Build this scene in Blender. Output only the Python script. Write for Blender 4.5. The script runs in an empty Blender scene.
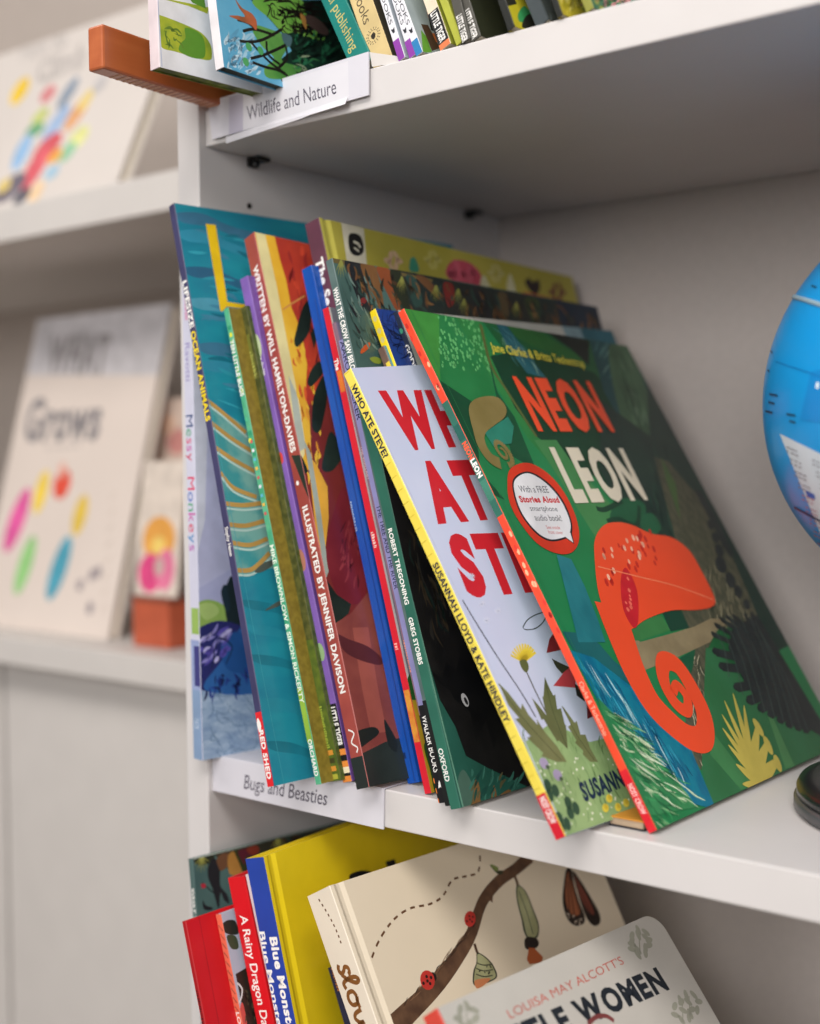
import bpy, math, random
import numpy as np
from mathutils import Vector, Matrix
from mathutils.geometry import tessellate_polygon
random.seed(7)
COL = bpy.context.scene.collection
V3 = lambda *a: np.array(a, float)

# ------------------------------------------------------------------ camera (metres; X along the shelf, Y into it, Z up)
CAM = V3(0.5253, -0.4757, 0.1599)
YAW, PITCH, ROLL, FPX = 0.67714, 0.0389, -0.008627, 1294.8
FW = V3(-math.sin(YAW)*math.cos(PITCH), math.cos(YAW)*math.cos(PITCH), -math.sin(PITCH))
R0 = np.cross(FW, V3(0, 0, 1)); R0 /= np.linalg.norm(R0); U0 = np.cross(R0, FW)
RT = math.cos(ROLL)*R0+math.sin(ROLL)*U0; UP = -math.sin(ROLL)*R0+math.cos(ROLL)*U0

def ray(q): return FW+RT*(q[0]-410)/FPX-UP*(q[1]-512)/FPX
def proj(P):
    d = np.array(P)-CAM; z = d@FW
    return (410+FPX*(d@RT)/z, 512-FPX*(d@UP)/z)
def onz(q, z): d = ray(q); return CAM+d*(z-CAM[2])/d[2]
def onpl(q, P, n): d = ray(q); return CAM+d*(((np.array(P)-CAM)@n)/(d@n))
def unit(v): return v/np.linalg.norm(v)

# ------------------------------------------------------------------ materials
MATS = {}
def lin(c): return c/12.92 if c <= .04045 else ((c+.055)/1.055)**2.4
def hexc(h):
    h = h.lstrip('#'); return tuple(lin(int(h[i:i+2], 16)/255) for i in (0, 2, 4))+(1,)
def mat(h, rough=.42, var=.10, scale=60, h2=None, metal=0, bump=0, stretch=None, coat=0, lo=.35, hi=.65, detail=4, key=''):
    k = (h, rough, var, scale, h2, metal, bump, stretch, coat, lo, hi, key)
    if k in MATS: return MATS[k]
    m = bpy.data.materials.new('paint_'+h.strip('#')); m.use_nodes = True
    nt = m.node_tree; b = nt.nodes['Principled BSDF']
    tc = nt.nodes.new('ShaderNodeTexCoord'); mp = nt.nodes.new('ShaderNodeMapping')
    nt.links.new(tc.outputs['Object'], mp.inputs[0])
    if stretch: mp.inputs['Scale'].default_value = stretch
    no = nt.nodes.new('ShaderNodeTexNoise'); no.inputs['Scale'].default_value = scale; no.inputs['Detail'].default_value = detail
    nt.links.new(mp.outputs[0], no.inputs[0])
    cr = nt.nodes.new('ShaderNodeValToRGB'); nt.links.new(no.outputs[0], cr.inputs[0])
    c = hexc(h)
    if h2: a, z = c, hexc(h2)
    else:
        a = tuple(x*(1-var) for x in c[:3])+(1,); z = tuple(min(1, x*(1+var)) for x in c[:3])+(1,)
    cr.color_ramp.elements[0].color = a; cr.color_ramp.elements[0].position = lo
    cr.color_ramp.elements[1].color = z; cr.color_ramp.elements[1].position = hi
    nt.links.new(cr.outputs[0], b.inputs['Base Color'])
    b.inputs['Roughness'].default_value = rough; b.inputs['Metallic'].default_value = metal
    b.inputs['Specular IOR Level'].default_value = .4
    if coat: b.inputs['Coat Weight'].default_value = coat; b.inputs['Coat Roughness'].default_value = .15
    if bump:
        bp = nt.nodes.new('ShaderNodeBump'); bp.inputs['Strength'].default_value = bump; bp.inputs['Distance'].default_value = .002
        nt.links.new(no.outputs[0], bp.inputs['Height']); nt.links.new(bp.outputs[0], b.inputs['Normal'])
    MATS[k] = m
    return m
def M(x): return x if isinstance(x, bpy.types.Material) else mat(x)

# ------------------------------------------------------------------ mesh builder
class MB:
    def __init__(s): s.v = []; s.f = []; s.mi = []; s.sm = []; s.mats = []
    def slot(s, m):
        m = M(m)
        if m not in s.mats: s.mats.append(m)
        return s.mats.index(m)
    def add(s, vs, fs, m, smooth=False):
        k = len(s.v); i = s.slot(m)
        s.v += [tuple(map(float, v)) for v in vs]
        for f in fs: s.f.append(tuple(k+j for j in f)); s.mi.append(i); s.sm.append(smooth)
    def box(s, a, b, m):
        x0, y0, z0 = a; x1, y1, z1 = b
        s.add([(x0,y0,z0),(x1,y0,z0),(x1,y1,z0),(x0,y1,z0),(x0,y0,z1),(x1,y0,z1),(x1,y1,z1),(x0,y1,z1)],
              [(0,3,2,1),(4,5,6,7),(0,1,5,4),(1,2,6,5),(2,3,7,6),(3,0,4,7)], m)
    def hexa(s, c, m): s.add(c, [(0,3,2,1),(4,5,6,7),(0,1,5,4),(1,2,6,5),(2,3,7,6),(3,0,4,7)], m)
    def loft(s, rings, m, cap=True, smooth=False, closed=True):
        n = len(rings[0]); vs = [p for r in rings for p in r]; fs = []
        for i in range(len(rings)-1):
            for j in range(n if closed else n-1):
                a = i*n+j; b = i*n+(j+1) % n; fs.append((a, b, b+n, a+n))
        s.add(vs, fs, m, smooth)
        if cap:
            k = len(s.v)-len(vs)
            i = s.slot(m)
            for f in (tuple(k+j for j in range(n))[::-1], tuple(k+(len(rings)-1)*n+j for j in range(n))):
                s.f.append(f); s.mi.append(i); s.sm.append(False)
    def lathe(s, prof, m, n=48, c=(0, 0, 0), smooth=True, cap=True):
        rings = [[(c[0]+r*math.cos(2*math.pi*j/n), c[1]+r*math.sin(2*math.pi*j/n), c[2]+z) for j in range(n)] for r, z in prof]
        s.loft(rings, m, cap, smooth)
    def tube(s, pts, r, m, n=10):
        pts = [np.array(p, float) for p in pts]; rings = []
        for i, p in enumerate(pts):
            t = unit(pts[min(i+1, len(pts)-1)]-pts[max(i-1, 0)])
            a = unit(np.cross(t, V3(.3, .2, .93))); b = np.cross(t, a)
            rr = r if not isinstance(r, (list, tuple)) else r[i]
            rings.append([p+rr*(a*math.cos(2*math.pi*k/n)+b*math.sin(2*math.pi*k/n)) for k in range(n)])
        s.loft(rings, m, True, True)
    def build(s, name, parent=None, origin=None, bevel=0):
        me = bpy.data.meshes.new(name)
        o = np.array(origin if origin is not None else (parent['_o'] if parent is not None and '_o' in parent else (0, 0, 0)))
        me.from_pydata([tuple(np.array(v)-o) for v in s.v], [], s.f)
        for m in s.mats: me.materials.append(m)
        me.polygons.foreach_set('material_index', s.mi); me.polygons.foreach_set('use_smooth', s.sm)
        me.update()
        ob = bpy.data.objects.new(name, me); COL.objects.link(ob)
        if parent is None: ob.location = tuple(o)
        else: ob.parent = parent
        if bevel:
            b = ob.modifiers.new('soft_edges', 'BEVEL'); b.width = bevel; b.segments = 2; b.limit_method = 'ANGLE'; b.angle_limit = .7
        return ob
ROOTS = []
def thing(name, o, label, cat, group=None):
    e = bpy.data.objects.new(name, None); COL.objects.link(e); e.empty_display_size = .02
    e.location = tuple(map(float, o)); e['_o'] = [float(x) for x in o]
    e['label'] = label; e['category'] = cat
    if group: e['group'] = group
    ROOTS.append(e)
    return e
def struct(ob): ob['kind'] = 'structure'; return ob

# ------------------------------------------------------------------ printing on flat surfaces
LAY = 3e-6
GL = {}
def glyphs(s, bold=0, shear=0):
    k = (s, bold, shear)
    if k in GL: return GL[k]
    c = bpy.data.curves.new('tmp', 'FONT'); c.body = s; c.offset = bold; c.shear = shear; c.resolution_u = 3; c.space_character = 1+max(0, bold-.02)*4
    o = bpy.data.objects.new('tmp', c); COL.objects.link(o)
    bpy.context.view_layer.update()
    dg = bpy.context.evaluated_depsgraph_get(); me = o.evaluated_get(dg).to_mesh(); me.calc_loop_triangles()
    vs = [(v.co.x, v.co.y) for v in me.vertices]; ts = [tuple(t.vertices) for t in me.loop_triangles]
    o.evaluated_get(dg).to_mesh_clear(); bpy.data.objects.remove(o); bpy.data.curves.remove(c)
    x0 = min(v[0] for v in vs); x1 = max(v[0] for v in vs); H = .69+bold
    GL[k] = ([((x-x0)/(x1-x0), y/H) for x, y in vs], ts, (x1-x0)/H)
    return GL[k]
def catmull(P, closed=True, n=5):
    P = [np.array(p, float) for p in P]; out = []; N = len(P)
    rng = range(N if closed else N-1)
    for i in rng:
        g = (lambda k: P[k % N]) if closed else (lambda k: P[max(0, min(N-1, k))])
        a, b, c, d = g(i-1), g(i), g(i+1), g(i+2)
        for j in range(n):
            t = j/n; out.append(.5*((2*b)+(c-a)*t+(2*a-5*b+4*c-d)*t*t+(3*b-a-3*c+d)*t**3))
    if not closed: out.append(P[-1])
    return out
class Face:
    """a flat printed surface: origin, in-plane axes, normal and a convex outline; art is clipped to it"""
    def __init__(s, mb, corners, n_hint, inset=0.0):
        C = [np.array(c, float) for c in corners]
        s.o = C[0]; s.ex = unit(C[-1]-C[0]); n = np.cross(s.ex, C[1]-C[0]); n = unit(n)
        if n@np.array(n_hint) < 0: n = -n
        s.n = n; s.ey = np.cross(n, s.ex); s.mb = mb; s.k = 1
        poly = [s.to2(c) for c in C]
        A = sum(poly[i][0]*poly[(i+1) % len(poly)][1]-poly[(i+1) % len(poly)][0]*poly[i][1] for i in range(len(poly)))
        if A < 0: poly = poly[::-1]
        s.poly = poly
        s.flip = False
        s.base = [s.to2(c) for c in C]
        s.nlift = 0.0
    def to2(s, P): d = np.array(P)-s.o; return np.array((d@s.ex, d@s.ey))
    def px(s, q): return s.to2(onpl(q, s.o, s.n))
    def uv(s, u, v):   # fractions of the face: u along corners 0->3, v along 0->1
        a, b, c, d = s.base
        return (1-u)*(1-v)*a+(1-u)*v*b+u*v*c+u*(1-v)*d
    def clip(s, poly):
        P = s.poly; out = poly
        for i in range(len(P)):
            a = P[i]; b = P[(i+1) % len(P)]; e = b-a; res = []
            if not out: return []
            for j in range(len(out)):
                p = out[j]; q = out[(j+1) % len(out)]
                dp = e[0]*(p[1]-a[1])-e[1]*(p[0]-a[0]); dq = e[0]*(q[1]-a[1])-e[1]*(q[0]-a[0])
                if dp >= 0: res.append(p)
                if dp*dq < 0: t = dp/(dp-dq); res.append(p+(q-p)*t)
            out = res
        return out
    def tris(s, T, m):
        vs = []; fs = []
        off = s.n*(s.nlift+LAY*s.k)
        for t in T:
            c = s.clip([np.array(p) for p in t])
            if len(c) < 3: continue
            A = sum(c[i][0]*c[(i+1) % len(c)][1]-c[(i+1) % len(c)][0]*c[i][1] for i in range(len(c)))
            if abs(A) < 1e-11: continue
            if A < 0: c = c[::-1]
            k = len(vs); vs += [s.o+p[0]*s.ex+p[1]*s.ey+off for p in c]; fs.append(tuple(range(k, k+len(c))))
        if vs: s.mb.add(vs, fs, m)
    def poly2(s, P, m, step=True):
        T = tessellate_polygon([[Vector((p[0], p[1], 0)) for p in P]])
        s.tris([[P[i] for i in t] for t in T], m)
        if step: s.k += 1
    # px helpers
    def P(s, m, *pts, off=(0, 0), sc=1, smooth=False, step=True):
        q = [(off[0]+x/sc, off[1]+y/sc) for x, y in pts]
        P = [s.px(p) for p in q]
        if smooth: P = catmull(P, True, 5)
        s.poly2(P, m, step)
    def B(s, m, *pts, **k): s.P(m, *pts, smooth=True, **k)
    def L(s, m, w, *pts, off=(0, 0), sc=1, smooth=True, taper=False, step=True, uv=False):
        P = [s.uv(*p) if uv else s.px((off[0]+p[0]/sc, off[1]+p[1]/sc)) for p in pts]
        if smooth and len(P) > 2: P = catmull(P, False, 5)
        n = len(P); Lf = []; Rt = []
        for i, p in enumerate(P):
            t = P[min(i+1, n-1)]-P[max(i-1, 0)]; t = t/(np.linalg.norm(t)+1e-12); nn = np.array((-t[1], t[0]))
            ww = w/2*(1 if not taper else max(.08, (1-i/(n-1)) if taper == 1 else math.sin(math.pi*(.04+.92*i/(n-1)))))
            Lf.append(p+nn*ww); Rt.append(p-nn*ww)
        T = []
        for i in range(n-1): T += [(Lf[i], Rt[i], Rt[i+1]), (Lf[i], Rt[i+1], Lf[i+1])]
        s.tris(T, m)
        if step: s.k += 1
    def E(s, m, c, rx, ry, rot=0, off=(0, 0), sc=1, n=14, step=True):   # radii in metres
        c = s.px((off[0]+c[0]/sc, off[1]+c[1]/sc)); r = math.radians(rot)
        P = [c+np.array((rx*math.cos(a)*math.cos(r)-ry*math.sin(a)*math.sin(r), rx*math.cos(a)*math.sin(r)+ry*math.sin(a)*math.cos(r))) for a in [2*math.pi*i/n for i in range(n)]]
        s.tris([(P[0], P[i], P[i+1]) for i in range(1, n-1)], m)
        if step: s.k += 1
    def T(s, m, txt, p0, p1, p2, off=(0, 0), sc=1, bold=.02, shear=0, uv=False):
        vs, ts, _ = glyphs(txt, bold, shear)
        f = (lambda p: s.uv(*p)) if uv else (lambda p: s.px((off[0]+p[0]/sc, off[1]+p[1]/sc)))
        a, b, c = f(p0), f(p1), f(p2); X = b-a; Y = c-a
        W = [a+X*x+Y*y for x, y in vs]
        s.tris([[W[i] for i in t] for t in ts], m); s.k += 1
    def TL(s, m, txt, p0, p1, p2, bold=.06, gap=.07, **k):     # letter by letter, so that heavy letters keep clear of each other
        a, b, c = s.px(p0), s.px(p1), s.px(p2); X = b-a; Y = c-a
        ws = [glyphs(ch, bold)[2] if ch != ' ' else .28 for ch in txt]; tot = sum(ws)+gap*(len(txt)-1); x = 0
        for ch, w in zip(txt, ws):
            if ch != ' ':
                vs, ts, _ = glyphs(ch, bold); W = [a+X*((x+u*w)/tot)+Y*v for u, v in vs]
                s.tris([[W[i] for i in t] for t in ts], m)
            x += w+gap
        s.k += 1
    def dots(s, m, n, quad, r0, r1, seed=0, stretch=1, rot=0):   # scattered dots inside a px quad
        rnd = random.Random(seed)
        for _ in range(n):
            u, v = rnd.random(), rnd.random(); a, b, c, d = [np.array(q, float) for q in quad]
            q = (1-u)*(1-v)*a+u*(1-v)*b+u*v*c+(1-u)*v*d; r = rnd.uniform(r0, r1)
            s.E(m, q, r*stretch, r, rot, n=7, step=False)
        s.k += 1
    def strokes(s, mats, n, quad, d, w, seed=0, jit=.25, taper=2):   # scattered brush strokes, d = px direction
        rnd = random.Random(seed)
        for _ in range(n):
            u, v = rnd.random(), rnd.random(); a, b, c, e = [np.array(q, float) for q in quad]
            q = (1-u)*(1-v)*a+u*(1-v)*b+u*v*c+(1-u)*v*e
            l = rnd.uniform(.5, 1.2); dd = np.array(d)*l+np.array((rnd.uniform(-1, 1), rnd.uniform(-1, 1)))*np.linalg.norm(d)*jit
            mid = q+dd/2+np.array((rnd.uniform(-1, 1), rnd.uniform(-1, 1)))*np.linalg.norm(d)*jit*.4
            s.L(rnd.choice(mats), w*rnd.uniform(.5, 1.3), tuple(q), tuple(mid), tuple(q+dd), taper=taper, step=False)
        s.k += 1
    def thick(s, m, pts, ws, off=(0, 0), sc=1, sub=6):   # tapering stroke, ws = widths in metres along it
        P = catmull([s.px((off[0]+x/sc, off[1]+y/sc)) for x, y in pts], False, sub); n = len(P); Lf = []; Rt = []
        for i, p in enumerate(P):
            t = P[min(i+1, n-1)]-P[max(i-1, 0)]; t = t/np.linalg.norm(t); nn = np.array((-t[1], t[0])); u = i/(n-1)*(len(ws)-1); a = int(min(u, len(ws)-2)); w = ws[a]+(ws[a+1]-ws[a])*(u-a)
            Lf.append(p+nn*w/2); Rt.append(p-nn*w/2)
        s.tris([x for i in range(n-1) for x in ((Lf[i], Rt[i], Rt[i+1]), (Lf[i], Rt[i+1], Lf[i+1]))], m); s.k += 1
    def spiral(s, m, c, r0, r1, w, turns=2.2, sq=.75, rot=0, a0=0):   # metres
        c = s.px(c); r = math.radians(rot); P = []
        N = 40
        for i in range(N+1):
            t = i/N; rr = r0+(r1-r0)*t; a = a0+turns*2*math.pi*t
            x, y = rr*math.cos(a)*sq, rr*math.sin(a); P.append(c+np.array((x*math.cos(r)-y*math.sin(r), x*math.sin(r)+y*math.cos(r))))
        T = []
        for i in range(N):
            t = P[i+1]-P[i]; t = t/np.linalg.norm(t); nn = np.array((-t[1], t[0]))*w/2*(1-.6*i/N)
            T += [(P[i]+nn, P[i]-nn, P[i+1]-nn), (P[i]+nn, P[i+1]-nn, P[i+1]+nn)]
        s.tris(T, m); s.k += 1

# ------------------------------------------------------------------ books
ZM, ZU, ZL = 0.0, 0.3489, -0.3489
PAGES = mat('#e6dfd0', .8, .08, 400, stretch=(1, 1, 1))
class Book: pass
def book(label, T=None, O=None, E=None, Bp=None, Kp=None, Kc=None, yaw=None, w=.24, t=.005, h=None, zb=ZM, y0=None, kind='paper',
         cover='#888888', spine=None, back=None, joint=None, group=None, pages=None, name='picture_book', lift=0, groove=True, leandeg=None, ref=None, tiltf=0):
    lean = .25
    for it in range(3):
        z0 = zb+t*math.sin(max(lean, 0))+lift+.0002
        if ref is not None:      # lies parallel behind another book, ref = (book, distance)
            rb_, dist = ref; D, S = rb_.D, rb_.S
            if leandeg is not None: a = math.radians(leandeg); S = -math.sin(a)*V3(D[1], -D[0], 0)+V3(0, 0, math.cos(a))
            tp = onpl(T, rb_.o-rb_.N*dist, rb_.N); o = tp-S*(tp[2]-z0)/S[2]
        elif O is not None and y0 is None:
            o = onz(O, z0)
            if Bp is not None: D = unit(onz(Bp, z0)-o)
            else: a = math.radians(yaw or 0); D = V3(-math.sin(a), math.cos(a), 0)
            if T is not None: tp = onpl(T, o-D*tiltf, D)
            else: e = onpl(E, o, D); tp = o+unit(e-o)*h
        else:
            tp = onpl(T, V3(0, y0, 0), V3(0, 1, 0))
            if Kp is not None: D = unit(onz(Kp, tp[2])-tp)
            else: a = math.radians(yaw or 0); D = V3(-math.sin(a), math.cos(a), 0)
            e = onpl(E, tp, D) if leandeg is None else None
            if Kc is not None: w = np.linalg.norm(onz(Kc, tp[2])-tp)
            if leandeg is None: S = unit(tp-e)
            else:
                a = math.radians(leandeg); X = V3(D[1], -D[0], 0); S = -math.sin(a)*X+V3(0, 0, math.cos(a))
            o = tp-S*(tp[2]-z0)/S[2]
        S = unit(tp-o); lean = math.asin(-S[0]/max(.2, abs(D[1])))
    N = unit(np.cross(D, S))
    if N[0] < 0: N = -N
    if Kc is not None and y0 is None: kk = onpl(Kc, o, N); w = np.linalg.norm(kk-tp)
    elif Kp is not None and y0 is None: kk = tp+unit(onpl(Kp, o, N)-tp)*w
    else: kk = tp+D*w
    bb = o+D*w
    b = Book(); b.o, b.t_, b.k, b.b, b.N, b.D, b.S, b.t = o, tp, kk, bb, N, D, S, t
    b.h = np.linalg.norm(tp-o)
    def at(s, v, n): return (1-s)*(1-v)*o+(1-s)*v*tp+s*v*kk+s*(1-v)*bb+N*n
    b.at = at
    root = thing(name, at(0, 0, -t), label, 'book', group); b.root = root
    if ref is not None and 'STEVE' in globals():
        q = [STEVE.N@(tp-S*((tp[2]-.200)/S[2])+D*w*f_-STEVE.o) for f_ in (0, .5, 1)]; print('   in front of the big-titled book at its top by', np.round(q, 4))
    print('BOOK %-46s o %s lean %.1f yaw %.1f h %.3f w %.3f' % (label[:46], o.round(3), math.degrees(lean), math.degrees(math.atan2(-D[0], D[1])), b.h, w))
    back = back or cover; spine = spine or cover
    hard = kind == 'hard'
    bt = min(.0022, t*.3) if hard else .0004
    sw = .0004   # spine thickness
    nv = 2
    def slab(mb, prof, m, smooth=False):      # prof: list of (s metres, n) closed section swept up the book
        rings = []
        for v in (0, 1):
            rings.append([at(p[0]/w, v, p[1]) for p in prof])
        mb.loft(rings, m, True, smooth)
    # pages
    ins = .003 if hard else .0006
    mb = MB(); c = []
    iw = ins/w; ih = ins/b.h
    n1, n0 = -bt-.0001, -t+bt+.0001
    for v in (ih, 1-ih):
        for s_, n_ in ((.0015/w, n0), (.0015/w, n1), (1-iw, n1), (1-iw, n0)): c.append(at(s_, v, n_))
    mb.hexa(c, pages or PAGES); b.pages = mb
    # front cover with its joint
    mf = MB()
    if hard and groove:
        j = [(0, 0), (.002, .0001), (.004, -.0008), (.006, -.0009), (.0085, 0), (w, 0), (w, -bt), (.0085, -bt), (.006, -bt-.0004), (.004, -bt-.0004), (.002, -bt), (0, -bt)]
        slab(mf, j[4:8], cover)
        slab(mf, [j[0], j[1], j[2], j[3], j[4], j[7], j[8], j[9], j[10], j[11]], joint or cover)
        b.front = Face(mf, [at(.0088/w, 0, 0), at(.0088/w, 1, 0), at(1, 1, 0), at(1, 0, 0)], N)
    else:
        slab(mf, [(0, 0), (w, 0), (w, -bt), (0, -bt)], cover)
        b.front = Face(mf, [at(0, 0, 0), at(0, 1, 0), at(1, 1, 0), at(1, 0, 0)], N)
    # back cover
    mk = MB(); slab(mk, [(0, -t+bt), (w, -t+bt), (w, -t), (0, -t)], back)
    # spine: nearly flat with rounded edges
    ms = MB(); r = min(.00035, t*.12)
    slab(ms, [(0, 0), (-sw+r, -.00005), (-sw, -r), (-sw, -t+r), (-sw+r, -t+.00005), (0, -t), (.0004, -t+bt), (.0004, -bt)], spine)
    b.spine = Face(ms, [at(-sw/w, 0, -t+r*.3), at(-sw/w, 1, -t+r*.3), at(-sw/w, 1, -r*.3), at(-sw/w, 0, -r*.3)], -D)
    b.mf, b.mk, b.ms = mf, mk, ms
    def vof(y, a=.5):     # height fraction at which the spine's middle line shows at picture row y
        lo, hi = -.2, 1.2
        for _ in range(30):
            mi = (lo+hi)/2
            if proj(at(0, mi, -t*(1-a)))[1] > y: lo = mi
            else: hi = mi
        return lo
    b.vof = vof
    def stext(m, txt, ya, yb, a0=.22, a1=.8, **k):
        v0, v1 = vof(ya), vof(yb)
        b.spine.T(m, txt, (a0, v0), (a0, v1), (a1, v0), uv=True, **k)
    b.stext = stext
    def scrib(m, ya, yb, a0=.3, a1=.8):      # tiny print too small to read: rows of little ticks
        rnd = random.Random(int(ya)); y = ya; m = M(m)
        while y < yb:
            l = rnd.uniform(.8, 2.2); v0, v1 = vof(y), vof(y+l)
            b.spine.poly2([b.spine.uv(a0, v1), b.spine.uv(a0, v0), b.spine.uv(a0+(a1-a0)*rnd.uniform(.5, 1), v0), b.spine.uv(a0+(a1-a0)*rnd.uniform(.5, 1), v1)], m, step=False)
            y += l+rnd.uniform(.5, 1.4)
        b.spine.k += 1
    b.scrib = scrib
    def sband(m, ya, yb, a0=0, a1=1):
        f = b.spine; v0, v1 = vof(ya), vof(yb)
        f.poly2([f.uv(a0, v1), f.uv(a0, v0), f.uv(a1, v0), f.uv(a1, v1)], m)
    b.sband = sband
    def done():
        mf.build('front_cover', root); mk.build('back_cover', root); ms.build('spine', root); mb.build('pages', root)
    b.done = done
    return b
# ------------------------------------------------------------------ room
WHITE = mat('#cdc9c8', .38, .015, 30)
WHITE2 = mat('#cdc8c4', .5, .015, 30)
BACK = mat('#bdb4af', .6, .02, 200)
WALL = mat('#d2c8bf', .7, .02, 8)
FLOORM = mat('#8d7f70', .5, .12, 6, stretch=(1, 8, 1))
mb = MB(); mb.box((-4, -3.5, -1.16), (4, .62, -1.12), FLOORM); struct(mb.build('floor'))
mb = MB(); mb.box((-4, .60, -1.12), (4, .68, 1.6), WALL); struct(mb.build('wall_back'))

# ------------------------------------------------------------------ the bookcase
PW, REC, DEP, TH = .0170, .0045, .2807, .0189
bc = thing('bookcase', (.383, .14, -1.12), 'white bookcase with open shelves crowded with leaning picture books', 'bookcase')
for x0, x1 in ((-PW, 0), (.766, .766+PW)):
    mb = MB(); mb.box((x0, 0, -1.12), (x1, DEP+.006, .86), WHITE); mb.build('side_panel', bc, bevel=.0006)
for z in (ZM, ZU, ZL, -.70, .6978, -1.06):
    mb = MB(); mb.box((.0003, REC, z-TH), (.7657, DEP, z), WHITE); mb.build('shelf', bc, bevel=.0007)
mb = MB(); mb.box((0, DEP+.0005, -1.12), (.766, DEP+.0055, .86), BACK); mb.build('back_panel', bc)
BLK = mat('#141414', .4, .05)
for q in ((251, 160.5), (467, 211.5)):
    d = onpl(q, V3(0, 0, 0), V3(1, 0, 0)); y = d[1]; z = .33
    mb = MB()
    mb.box((.0002, y-.0035, z-.0055), (.0022, y+.0035, z-.0004), BLK)
    mb.box((.0022, y-.0030, z-.0024), (.0085, y+.0070, z-.0004), BLK)
    mb.lathe([(.0024, 0), (.0024, .003)], BLK, 14, (.0035, y, z-.0052))
    mb.build('shelf_pin', bc, bevel=.0004)
d = onpl((249, 206), V3(0, 0, 0), V3(1, 0, 0))
mb = MB(); n = 16
mb.loft([[(.0003*k, d[1]+r*math.cos(2*math.pi*i/n), d[2]+r*math.sin(2*math.pi*i/n)) for i in range(n)] for k, r in ((0, .0016), (1.5, .0016), (1.5, .0010), (.2, .0009))], BLK)
mb.build('pin_hole', bc)

# ------------------------------------------------------------------ shelf labels
PAP = mat('#cfcdd5', .45, .01, 100); PAP2 = mat('#d6d4da', .5, .01, 100); PAPV = mat('#bcb7c7', .5, .01, 100)
INK = mat('#4c4756', .6, .03)
def plate(label, TLq, TRq, BRq, BLq, yf, m):
    C = [onpl(q, V3(0, yf, 0), V3(0, 1, 0)) for q in (BLq, TLq, TRq, BRq)]
    r = thing('shelf_label', C[0], label, 'label', 'paper labels clipped to the shelf fronts')
    mb = MB(); b_ = V3(0, .0008, 0)
    mb.hexa([C[0], C[3], C[3]+b_, C[0]+b_, C[1], C[2], C[2]+b_, C[1]+b_], m)
    return r, mb, C
r, mb, C = plate('white card label reading Wildlife and Nature under the teal and cream spines', (208, 102), (368.5, 51.5), (368.5, 95), (212, 139.5), .0022, PAP)
f = Face(mb, C, (0, -1, 0))
f.P(PAPV, (229, 97), (243, 92.5), (243, 132), (229, 135))
f.P(PAP2, (243, 94), (348, 61), (349, 103), (243, 131))
f.T(INK, 'Wildlife and Nature', (247.5, 120.5), (336.5, 93.5), (246.5, 106.5), bold=.0)
mb.build('card', r)
C2 = [onpl(q, V3(0, .0005, 0), V3(0, 1, 0)) for q in ((226, 143.5), (226, 137), (347.5, 97), (347.5, 105), (313, 116), (300, 120))]
mb = MB(); bk = V3(0, .0004, 0); curl = [V3(0, 0, 0), V3(0, 0, 0), V3(0, 0, 0), V3(0, -.002, 0), V3(0, -.0025, 0), V3(0, -.0012, 0)]
A = [c+k for c, k in zip(C2, curl)]
mb.loft([A, [a+bk for a in A]], PAP2)
mb.build('loose_paper_slip', r)
# sloping tongue of the holder that lies back over the shelf top
TLp = C[1]; TRp = C[2]
mb = MB(); e0 = V3(TRp[0]+.0006, .004, ZU+.0003); e1 = V3(TRp[0]+.024, .010, ZU+.0003); e2 = V3(TRp[0]+.001, .034, ZU+.0003)
top = V3(TRp[0]-.0002, .0032, TRp[2])
mb.loft([[top, e0, e1], [top+V3(0, .0006, 0), e0+V3(0, .0006, .0006), e1+V3(0, .0006, .0006)]], WHITE2)
mb.build('holder_flange', r)
r, mb, C = plate('white card label reading Bugs and Beasties below the teal ocean book', (212.7, 755.5), (384, 789.5), (383.4, 829.5), (212.7, 790.5), .0032, PAP)
f = Face(mb, C, (0, -1, 0))
f.T(INK, 'Bugs and Beasties', (243.8, 788.5), (326.5, 805.5), (245.3, 774.5), bold=.004)
mb.build('card', r)
mb = MB()
mb.box((C[1][0], .0034, .0003), (C[2][0], .0315, .0008), PAP); mb.build('card_fold', r)
# ------------------------------------------------------------------ middle shelf, left to right
GM = 'picture books leaning on the middle shelf'
CREAM = '#e9e2cf'; NAVY = '#1f2440'
W_ = mat('#eceae6', .5, .02)

# messy monkeys
b = book('pale lilac picture book with Messy Monkeys in coloured letters, leftmost on the middle shelf', O=(203, 760.5), T=(190.5, 276), yaw=-9, w=.20, t=.0085, group=GM,
         cover=mat('#a3a6cb', .4, .06, 30, '#b4b5d6'), spine=mat('#c8c8da', .4, .03), back='#c8c8da')
f = b.front
f.P(mat('#7f97b8', .4, 0, 90, '#a4b8cf', stretch=(1, 1, 3)), (195, 688), (300, 670), (300, 800), (195, 800))
f.P('#b9bad8', (185, 270), (240, 270), (246, 560), (196, 590)); f.P('#d3d4e2', (185, 270), (212, 270), (205, 520), (196, 560))
f.B('#8fae58', (192, 612), (204, 600), (222, 604), (232, 618), (214, 634), (196, 640)); f.B('#a9c273', (197, 606), (212, 603), (219, 612), (206, 620))
f.B('#1f2a2e', (224, 600), (231, 576), (238, 590), (242, 640), (232, 640)); f.B('#22303a', (221, 592), (226, 585), (230, 606), (226, 612))
f.B('#2b2c66', (190, 640), (212, 622), (236, 624), (262, 640), (262, 686), (196, 688)); f.B('#2f5f9e', (205, 690), (222, 660), (246, 622), (264, 640), (264, 690))
f.B('#24508e', (222, 640), (240, 632), (252, 650), (250, 672), (226, 668))
f.strokes([M('#8d86c9'), M('#bdb7e6'), M('#5b50a8')], 26, ((196, 640), (222, 630), (224, 660), (198, 668)), (9, -9), .0022, 3)
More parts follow.
